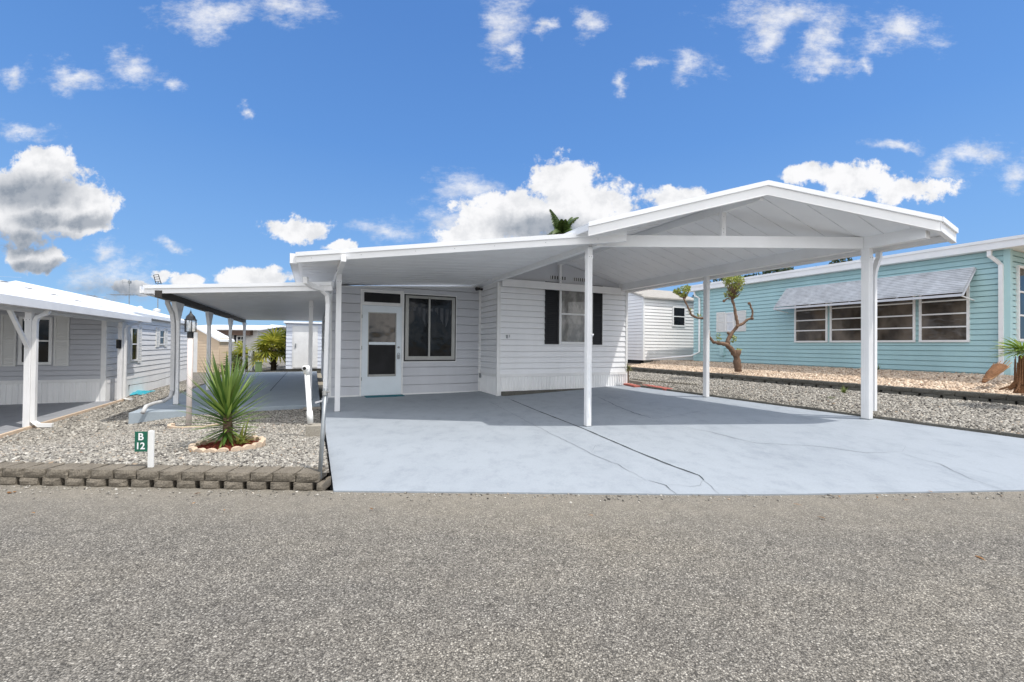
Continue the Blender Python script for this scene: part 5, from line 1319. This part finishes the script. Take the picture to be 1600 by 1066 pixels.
# ------------------------------------------------------------------ teal house on the right
BS = 12.4; BG = .64
bh = thing('teal_house', S(BS, 3.55, BG), 'teal lap sided house with white roof edge and slatted awning', 'house')
FT = FR('s', BS, -1); FTF = FR('t', 3.55, -1)
ZT = 3.20
LATER.append(compile('''m = MB(); lap(m, FT, 3.60, 11.25, BG - .05, ZT, ZT, .112); m.build('side_wall', siding_b, bh)''', 'w', 'exec'))
LATER.append(compile('''m = MB(); lap(m, FTF, BS + .02, 17.0, BG - .05, ZT, ZT, .112); m.build('front_wall', siding_b, bh)''', 'w', 'exec'))
m = MB(); m.box(BS - .02, BS + .10, 3.52, 3.62, BG - .05, ZT); m.build('corner_trim', siding_b, bh, bevel=.005)
m = MB(); m.box(BS + .02, 17, 3.6, 11.2, .5, ZT - .02); m.build('body', siding_b, bh)
m = MB(); m.prism([S(BS - .22, 2.3).to_tuple()[:2], S(17.3, 2.3).to_tuple()[:2], S(17.3, 11.5).to_tuple()[:2], S(BS - .22, 11.5).to_tuple()[:2]], lambda x, y: 3.34 + .06 * max(0, st((x, y))[0] - BS), .02); m.build('roof', whites, bh)
m = MB(); m.box(BS - .24, BS - .20, 2.28, 11.5, 3.16, 3.335); m.box(BS - .20, 17.3, 2.28, 2.32, 3.16, 3.335); 
m.box(BS - .26, BS - .238, 2.28, 11.5, 3.30, 3.36); fo = m.build('fascia', white, bh)
m = MB(); m.box(BS - .20, BS + .02, 2.32, 11.5, 3.165, 3.175); m.box(BS + .02, 17.2, 2.32, 3.6, 3.165, 3.175); m.build('soffit', soffit, bh)
z7 = lambda x, y: (1200 + x / 3.5525, 360 + y / 3.5525)
wins = [(148, 337), (350, 516 + 60), (580, 822), (838, 1122)]
_, wzt = FT.px(*z7(1110, 270)); _, wzb = FT.px(*z7(980, 621))
# window openings measured on the wall plane
edges = [(150, 334), (347, 570), (588, 822), (842, 1123)]
for i, (xa, xb) in enumerate(edges):
    ta, _ = FT.px(*z7(xb, 600)); tb, _ = FT.px(*z7(xa, 600))
    window(bh, FT, ta, tb, wzb, wzb + 1.22, .045, 4, 1, trimw, glass_br, .045, bars=.03)
# awning
at = thing('slatted_awning', S(BS, 4, 2), 'weathered grey slatted metal awning over the teal house windows', 'awning')
AT0, zat = FT.px(1528, 418); AT1, zat2 = FT.px(1235, 451)
zat = (zat + zat2) / 2
OUT = .60; sb = BS - OUT; tb0, zab = Ws(1504, 459, sb); tb1, zab2 = Ws(1209, 482, sb); zab = (zab + zab2) / 2
m = MB(); mgap = MB(); ns_ = 14
for i in range(ns_):
    k0 = i / ns_; k1 = (i + .66) / ns_
    def pt(t_, k, dz=0, kz=None): return S(BS - .02 - (OUT - .02) * k, t_, zat + (zab - zat) * (k if kz is None else kz) + dz)
    k1 = (i + 1.25) / ns_
    a, b, c, d = pt(tb0, k0), pt(tb1, k0), pt(tb1, k1, .004, k0), pt(tb0, k1, .004, k0)
    V3 = lambda z: Vector((0, 0, z))
    m.add([a, b, c, d, a - V3(.002), b - V3(.002), c - V3(.002), d - V3(.002)], [(0, 1, 2, 3), (7, 6, 5, 4), (0, 4, 5, 1), (2, 6, 7, 3), (0, 3, 7, 4), (1, 5, 6, 2)])
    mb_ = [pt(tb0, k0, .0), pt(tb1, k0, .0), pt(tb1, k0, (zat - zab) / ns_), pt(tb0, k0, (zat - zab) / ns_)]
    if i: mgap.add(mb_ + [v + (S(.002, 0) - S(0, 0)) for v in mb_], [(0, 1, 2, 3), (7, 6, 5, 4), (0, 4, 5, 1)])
    e = S(BS, 0) - S(BS - .004, 0); m.add([d - V3(.012), c - V3(.012), c, d, d - V3(.012) + e, c - V3(.012) + e, c + e, d + e], [(0, 1, 2, 3), (7, 6, 5, 4), (0, 4, 5, 1), (0, 3, 7, 4), (1, 5, 6, 2)])
m.build('slats', alumd, at); mgap.build('slat_gap_plates', paint('gap_shade_aluminium', (0.58, 0.59, 0.61), 0.6, 0.3, 5, 0.3), at)  # plates in a darker tone paint the shade between the slats
m = MB()
for t_ in (tb0, tb0 + (tb1 - tb0) * .28, tb0 + (tb1 - tb0) * .52, tb0 + (tb1 - tb0) * .76, tb1):
    m.bar(S(BS - .02, t_, zat - .03), S(sb, t_, zab - .03), .03, .02); 
m.bar(S(sb, tb0, zab - .02), S(sb, tb1, zab - .02), .03, .05); m.build('frame', paint('awning_rail', (0.62, 0.64, 0.68), .45, .1), at)
m = MB(); m.bar(S(sb + .02, tb0 + .02, zab - .04), S(BS - .01, tb0 + .02, zab - .10), .02, .02); m.bar(S(sb + .02, tb1 - .02, zab - .04), S(BS - .01, tb1 - .02, zab - .10), .02, .02); m.build('brace', white, at)
# small shuttered window
z66 = lambda x, y: (970 + x / 4.44, 400 + y / 4.44)
ta, zz1 = FT.px(*z66(790, 400)); tb, zz0 = FT.px(*z66(728, 522)); _, zz1 = FT.px(*z66(760, 392))
window(bh, FT, ta, tb, zz0 - .02, zz1, .04, 2, 1, trimw, glass_w, .04)
sA, _ = FT.px(*z66(872, 400)); sB, _ = FT.px(*z66(668, 400))
shutter(bh, FT, sA, ta - .01, zz0 - .02, zz1 + .03, shut_w); shutter(bh, FT, tb + .01, sB, zz0 - .02, zz1 + .03, shut_w)
# downspouts
td_, _ = FT.px(1566, 480)
m = MB(); tdt, zdt = FT.px(1552, 396)
m.rtube([S(BS - .17, tdt, 3.165), S(BS - .17, tdt, 3.05), S(BS - .12, (tdt + td_) / 2, 2.97), S(BS - .045, td_, 2.86), S(BS - .045, td_, BG - .02)], .075, .06, S(1, 0) - S(0, 0)); m.build('downspout', white, bh)
m = MB(); m.tube([S(BS - .15, 11.1, 3.16), S(BS - .12, 11.1, 3.0), S(BS - .06, 10.95, 2.9), S(BS - .05, 10.95, 1.0), S(BS - .3, 11.1, .86), S(BS - 1.3, 12.0, .72)], .035, 8); m.build('downspout', white, bh, True)
# meter, conduit
m = MB(); FT.box(m, 9.95, 10.1, .9, 1.15, .012, .08); FT.box(m, 10.0, 10.03, .6, .9, .012, .03); m.build('meter_box', siding_b, bh)
# front window at the frame edge
wa_, wzt_ = FTF.px(1586.5, 415); _, wzb_ = FTF.px(1590, 548)
window(bh, FTF, wa_, wa_ + 1.3, 1.35, wzt_, .05, 3, 1, trimw, glass_d, .05)
vp = PY(1390, 397, 11.5); m = MB(); m.lathe((vp.x, vp.y, 3.36), [(.10, 0), (.10, .10), (.20, .12), (.22, .18), (.16, .24), (.02, .26)], 14); m.build('roof_vent', black, bh)

# ------------------------------------------------------------------ white shed on the right
SG = .52
ws = thing('white_shed', S(11.1, 12.4, SG), 'white lap sided shed with grey shingle roof beside the teal house', 'shed')
FW = FR('t', 12.4, -1); w0, _ = FW.px(1005, 520); w1, _ = FW.px(1089, 520); _, wzt5 = FW.px(1006, 464); _, wzb5 = FW.px(1006, 563)
FWL = FR('s', w0, -1)
LATER.append(compile('''m = MB(); lap(m, FW, w0, w1, wzb5, wzt5, wzt5, .12); m.build('front_wall', siding_w, ws)''', 'w', 'exec'))
ridge_t = 12.4 + 1.5; rz_ = wzt5 + .50
LATER.append(compile('''m = MB(); lap(m, FWL, 12.4, 15.4, wzb5, wzt5, wzt5, .12); lap(m, FWL, 12.4, ridge_t, wzt5, wzt5, rz_, .12); lap(m, FWL, ridge_t, 15.4, wzt5, rz_, wzt5, .12); m.build('side_wall', siding_w, ws)''', 'w', 'exec'))
m = MB(); m.box(w0 + .02, w1, 12.43, 15.4, wzb5, wzt5); m.build('body', siding_w, ws)
m = MB()
for te in (12.28, 15.52):
    q = [S(w0 - .1, te, wzt5 - .03), S(w1 + .1, te, wzt5 - .03), S(w1 + .1, ridge_t, rz_ + .03), S(w0 - .1, ridge_t, rz_ + .03)]
    m.hexa([p - Vector((0, 0, .02)) for p in q] + [p + Vector((0, 0, .03)) for p in q])
m.build('roof', shingle, ws)
m = MB(); m.box(w0 - .02, w0 + .05, 12.37, 12.45, wzb5, wzt5); m.box(w1 - .05, w1 + .02, 12.37, 12.45, wzb5, wzt5); FW.box(m, w0, w1, wzt5 - .05, wzt5 + .03, .0, .03); m.build('corner_trim', trimw, ws)
a, zt7 = FW.px(*z66(357, 350)); b, _ = FW.px(*z66(445, 350)); _, zb7 = FW.px(*z66(400, 490))
window(ws, FW, a, b, zb7, zt7, .05, 2, 1, trimw, glass_d, .04)
m = MB(); m.box(w0 + .02, w1 - .02, 12.44, 12.6, SG - .05, wzb5 + .005); m.box(w0 + .02, w0 + .15, 12.44, 15.3, SG - .05, wzb5 + .005); m.build('footing', dark, ws)
for k_ in (.02, .28):
    m = MB(); s_ = w0 + (w1 - w0) * k_; m.box(s_, s_ + .3, 12.40, 12.55, wzb5 - .12, wzb5 - .01); m.build('pier', blockd, ws)

# ------------------------------------------------------------------ pruned tree
TB = G(1152, 578, TG); Yt = TB.y
tr_e = thing('pruned_tree', TB, 'hard pruned small tree with knobbly limbs and leaf tufts', 'tree')
def zt6(x, y, dy=0): return PY(970 + x / 4.44, 400 + y / 4.44, Yt + dy)
m = MB()
def limb(pts, r0, r1, dys=None):
    n = len(pts); P = [zt6(x, y, (dys[i] if dys else 0)) for i, (x, y) in enumerate(pts)]
    Q = []; rad = []
    for i in range(n - 1):
        for k_ in range(4):
            q = P[i].lerp(P[i + 1], k_ / 4); Q.append(q + Vector((random.uniform(-.008, .008), random.uniform(-.008, .008), random.uniform(-.008, .008)))); rad.append((r0 + (r1 - r0) * (i + k_ / 4) / (n - 1)) * .80 * random.uniform(.84, 1.18))
    Q.append(P[-1]); rad.append(r1 * .8); m.tube(Q, rad, 10)
limb([(812, 800), (808, 740), (803, 690), (812, 655)], .125, .10)
limb([(800, 700), (770, 650), (738, 618), (690, 606), (645, 600)], .095, .055, [0, 0, -.05, -.1, -.15])
limb([(645, 600), (612, 560), (608, 520), (600, 460), (592, 430), (540, 432), (492, 412), (470, 360), (445, 315), (430, 285)], .05, .022, [-.15] * 10)
limb([(740, 612), (745, 580), (765, 545), (812, 485), (800, 420), (790, 360), (773, 300)], .07, .038, [0, 0, .02, .05, .08, .1, .1])
limb([(773, 300), (800, 280), (828, 262)], .03, .018, [.1, .1, .1]); limb([(773, 300), (735, 298), (716, 312)], .025, .02, [.1] * 3)
limb([(812, 485), (850, 468), (882, 440), (912, 432)], .045, .04, [.05] * 4); limb([(905, 436), (914, 400), (908, 365), (892, 330)], .034, .024, [.05] * 4)
limb([(608, 520), (614, 525)], .03, .03, [-.15] * 2); limb([(492, 412), (520, 430)], .03, .02, [-.15] * 2)
for (x, y) in ((912, 434), (598, 428), (745, 535), (716, 312), (890, 330), (806, 486)): m.ball(zt6(x, y, 0.0), .040, 8)
for (x, y) in ((425, 255), (455, 240), (390, 250), (785, 200), (820, 180), (750, 180), (760, 215), (800, 235), (745, 262), (840, 200)):
    c0 = zt6(773 if x > 600 else 445, 300 if x > 600 else 300, .08 if x > 600 else -.15)
    for j in range(9): c1 = zt6(x + random.uniform(-25, 25), y + random.uniform(-20, 20), random.uniform(-.15, .15)); m.tube([c0, c0.lerp(c1, .5) + Vector((random.uniform(-.04, .04), 0, .03)), c1], [.012, .008, .003], 4)
m.build('trunk', bark, tr_e, True)
m = MB(); rr = random.Random(11)
def tuft(x, y, rx, ry, n, size=.030, dy=0):
    c = zt6(x, y, dy); leafcloud(m.v, m.f, c, (rx / 4.44 * Yt / F_PX, rx / 4.44 * Yt / F_PX, ry / 4.44 * Yt / F_PX * 1.15), int(n * 1.4), size, rr)
for a in ((425, 245, 45, 30, 150), (460, 225, 30, 22, 90), (385, 245, 25, 15, 50), (430, 275, 35, 12, 50), (785, 185, 70, 38, 340), (820, 165, 40, 30, 120), (745, 165, 35, 25, 90), (800, 230, 45, 25, 120), (745, 265, 30, 20, 80), (790, 280, 25, 10, 40), (780, 575, 22, 22, 40), (678, 565, 18, 30, 36), (480, 380, 14, 20, 20), (545, 410, 12, 12, 12), (598, 400, 8, 8, 8), (740, 600, 10, 12, 10), (820, 650, 18, 6, 14)):
    tuft(*a[:5], dy=-.12 if a[0] < 700 else .06)
m.build('leaf_tufts', plum, tr_e)

# ------------------------------------------------------------------ small things in the right bed
c_ = G(1523, 583, TG); c_ = Vector((c_.x, c_.y, TG(c_.x, c_.y)))
m = MB(); m.wbox((c_.x + .10, c_.y + .05, c_.z - .03), .26, .12, .09, math.atan(.4625) + math.pi / 2 * 0); o = m.build('stone_slab', conc, bevel=.01); tag(o, 'flat concrete slab under the seated figurine', 'slab')
stt = thing('figurine', c_ + Vector((0, 0, .06)), 'small dark seated meditating figurine against the teal wall', 'statue')
b = c_ + Vector((0, 0, .06)); m = MB()
m.lathe(b, [(.085, 0), (.09, .02), (.075, .035), (.06, .04)], 14); m.ball(b + Vector((0, 0, .06)), .075, 12, (1.1, .8, .4))
m.lathe(b, [(.045, .06), (.055, .10), (.06, .15), (.045, .18), (.018, .20), (.016, .215)], 12, 1.0, .7)
for sx in (-1, 1): m.tube([b + Vector((sx * .055, 0, .165)), b + Vector((sx * .085, -.02, .115)), b + Vector((sx * .045, -.05, .085))], [.018, .016, .013], 7)
m.ball(b + Vector((0, 0, .245)), .032, 12, (1, 1, 1.15)); m.ball(b + Vector((0, 0, .285)), .012, 8); m.build('body', stat, stt, True)
# cut palm boot lying tilted
p0 = G(1537, 600, TG); p1 = PY(1563, 574, p0.y + .1)
pbt = thing('palm_log', p0, 'split orange brown palm log leaning near the downspout', 'log')
m = MB(); m.tube([p0 + Vector((0, 0, .03)), p0.lerp(p1, .5) + Vector((0, 0, .04)), p1 + Vector((0, 0, .02))], [.03, .08, .10], 9, True, .6); m.build('log', palmbark, pbt)
m = MB()
for i in range(26):
    a = i * .24; m.tube([p0.lerp(p1, .2) + Vector((.06 * math.cos(a), .05 * math.sin(a), .02)), p1 + Vector((.12 * math.cos(a) + random.uniform(-.02, .05), .09 * math.sin(a), .09 * math.sin(a * 1.3) + random.uniform(-.03, .03)))], [.008, .006], 4)
m.tube([p1, p1 + Vector((.14, .02, .13))], [.01, .005], 5); m.build('fibres', dryl, pbt)
# palm stump with fan leaves at the frame's right edge
q0 = G(1592, 611, TG); e = thing('fan_palm', q0, 'small fan palm with orange fibrous stump at the right edge', 'palm')
m = MB(); H = PY(1594, 556, q0.y).z - q0.z
m.tube([q0 + Vector((.04, 0, -.03)), q0 + Vector((.03, 0, .10)), q0 + Vector((.04, 0, H * .6)), q0 + Vector((.05, 0, H))], [.09, .045, .04, .035], 10)
for i in range(22):
    a = i * .9; r_ = random.uniform(.12, .30); m.tube([q0 + Vector((.04 + .06 * math.cos(a), .06 * math.sin(a), .16)), q0 + Vector((.04 + r_ * .5 * math.cos(a), r_ * .5 * math.sin(a), .06)), q0 + Vector((.04 + r_ * math.cos(a), r_ * math.sin(a), .0))], [.016, .014, .006], 5)
for i in range(24):
    a = i * 1.1; m.tube([q0 + Vector((.04 + .07 * math.cos(a), .07 * math.sin(a), .1)), q0 + Vector((.05 + .075 * math.cos(a), .075 * math.sin(a), H * random.uniform(.7, 1)))], [.012, .006], 4)
m.build('trunk', palmbark, e)
m = MB(); rr = random.Random(5); tp = q0 + Vector((.12, 0, H + .02))
for az, el in ((3.1, .12), (2.6, .5), (3.6, .35), (1.9, .8), (4.4, .4), (0.4, .6), (5.4, .5), (1.0, .2), (3.0, .9)): fan(m, tp, az, el, .10, .36, 16, rr, 1.1, .03)
m.build('crown', leafmat('bright_fan_leaf', (0.10, 0.20, 0.02), (0.34, 0.42, 0.06)), e)
# rosettes and weeds
def rosette(name, px, py, fn_, n, ln, wd, mat, label, cat, el=(10, 70), seed=1, z=None, group=None, droop=.3):
    p = G(px, py, fn_); p = Vector((p.x, p.y, fn_(p.x, p.y)))
    rr = random.Random(seed); m = MB()
    for i in range(n): blade(m, p, rr.uniform(0, 6.28), R(rr.uniform(*el)), ln * rr.uniform(.7, 1.2), wd, droop)
    o = m.build(name, mat); tag(o, label, cat, group); return o
rosette('bromeliad', 1319, 594, TG, 26, .17, .02, weed, 'small spiky bromeliad in cream gravel left of the right post', 'plant', seed=1)
rosette('bromeliad', 1371, 588, TG, 14, .18, .018, weed, 'small dark bromeliad close to the teal wall right of the post', 'plant', (25, 80), 2)
rosette('weed_clump', 1299, 624, TG, 60, .10, .006, weed, 'low weeds growing in the grey gravel strip', 'weed', (5, 50), 3)
c_ = S(7.64, BT - .35); zc_ = .42; sp_ = PY(982, 575, c_.y)
e = thing('succulent', (sp_.x, sp_.y, sp_.z - .28), 'pale spiky succulent on a stem at the right corner of the home', 'plant')
m = MB(); rr = random.Random(9)
for i in range(46): blade(m, sp_ + Vector((rr.uniform(-.02, .02), 0, rr.uniform(-.03, .03))), rr.uniform(0, 6.28), R(rr.uniform(-50, 80)), rr.uniform(.10, .17), .035, .1)
m.build('leaves', succ, e)
m = MB(); m.tube([sp_, sp_ - Vector((.01, 0, .15)), sp_ - Vector((0, 0, .38))], [.02, .018, .02], 6); m.build('stem', bark, e)
# brick edging pieces and scallops beyond the slab
for px0, py0, px1, py1, lab in ((1011, 604, 1049, 611, 'red painted brick edge at the far end of the driveway'), (981, 602, 999, 606, 'red painted brick step by the corner of the home')):
    a = G(px0, py0); b = G(px1, py1); m = MB(); m.bar(a + Vector((0, .1, .02)), b + Vector((0, .1, .02)), .22 if px0 > 1000 else .2, .045); o = m.build('brick_edge', redb, bevel=.008); tag(o, lab, 'edging')
a = G(984, 600); b = G(1008, 604); m = MB(); m.bar(a + Vector((0, .12, .06)), b + Vector((0, .1, .06)), .10, .10); o = m.build('splash_block', conc, bevel=.01); tag(o, 'grey concrete splash block beside the red bricks', 'splash block')
m = MB(); n = 26; a = G(984, 594.5, TG); b = G(1090, 603.5, TG)
for i in range(n):
    p = a.lerp(b, (i + .5) / n); z_ = TG(p.x, p.y); wd = (b - a).length / n
    d_ = (b - a).normalized(); pp = Vector((p.x, p.y, z_ - .02)); vs = []; fs = []
    for s_ in (-1, 1):
        nn = Vector((-d_.y, d_.x, 0)) * .02 * s_
        for k_ in range(7):
            a_ = math.pi * k_ / 6; vs.append(pp + nn + d_ * (wd * .48) * math.cos(a_) + Vector((0, 0, .05 + .035 * math.sin(a_))))
        vs += [pp + nn - d_ * wd * .48, pp + nn + d_ * wd * .48]
    fs = [tuple(range(9))[::-1], tuple(range(9, 18))] + [(j, j + 9, 9 + (j + 1) % 9, (j + 1) % 9) for j in range(9)]
    m.add(vs, fs)
o = m.build('scalloped_edging', conc); tag(o, 'row of small brown scalloped edging stones beyond the driveway', 'garden edging')
# fallen leaves on the road
for i, (px_, py_, lab) in enumerate(((17, 771, 'dry orange leaf lying on the road at the left wall'), (1535, 872, 'small yellow leaf on the right side of the road'))):
    p = G(px_, py_, zroad); m = MB(); rr = random.Random(i)
    for j in range(3 if i == 0 else 1): blade(m, p + Vector((rr.uniform(-.03, .03), rr.uniform(-.02, .02), .008)), rr.uniform(0, 6.28), .15, .05, .025, .6)
    o = m.build('fallen_leaf', dryl); tag(o, lab, 'leaf')
# power lines far behind the left roofs
for i, (ya, yb2) in enumerate(((497, 516), (521, 512))):
    pass
p0 = PY(180, 487, 34); p1 = PY(390, 521, 44); m = MB(); pts = [p0.lerp(p1, k_) - Vector((0, 0, .5 * math.sin(math.pi * k_))) for k_ in np.linspace(0, 1, 10)]
m.tube(pts, .012, 4); o = m.build('power_line', black); tag(o, 'thin power line crossing the sky beyond the patio posts', 'cable')

for c_ in LATER: exec(c_)

# litter and spilled stones
m = MB(); rr = random.Random(77)
for i in range(150):
    if i < 70: s_, t_ = rr.uniform(-4.2, 0.0), 4.3 + 5 * rr.random(); q = S(s_, t_); fz = TG
    elif i < 110: s_, t_ = rr.uniform(7.55, 10.0), rr.uniform(1.6, 8); q = S(s_, t_); fz = TG
    elif i < 135: s_, t_ = rr.uniform(10.4, 12.2), rr.uniform(3, 10); q = S(s_, t_); fz = TG
    else: q = Vector((rr.uniform(-4.2, 3.4), ROADF(0) - rr.uniform(.02, .5) ** 1.0, 0)); fz = zroad
    if fz is TG and q.y < ROADF(q.x) + .25: continue
    if -2.9 < st(q)[0] < 0.2 and st(q)[1] > 9.3: continue
    blade(m, Vector((q.x, q.y, fz(q.x, q.y) + .016)), rr.uniform(0, 6.28), rr.uniform(-.1, .35), rr.uniform(.025, .06), rr.uniform(.010, .022), .5, 3)
o = m.build('leaf_litter', dryl); tag(o, 'scattered dry brown leaves over the gravel beds and road edge', 'leaves', kind='stuff')
def regE(): return 0, 0
P = []
n = 420; base_xy = [(rr.uniform(-4.6, 4.0), 0) for _ in range(n)]
it = iter(base_xy)
def regE():
    X, _ = next(it); Y = ROADF(X) - abs(rr.gauss(0, .09)) - .01
    return st((X, Y))
stones('spilled_gravel', n, regE, zroad, 0.005, 0.016, M_ST, 'small loose stones gathered along the road edge')
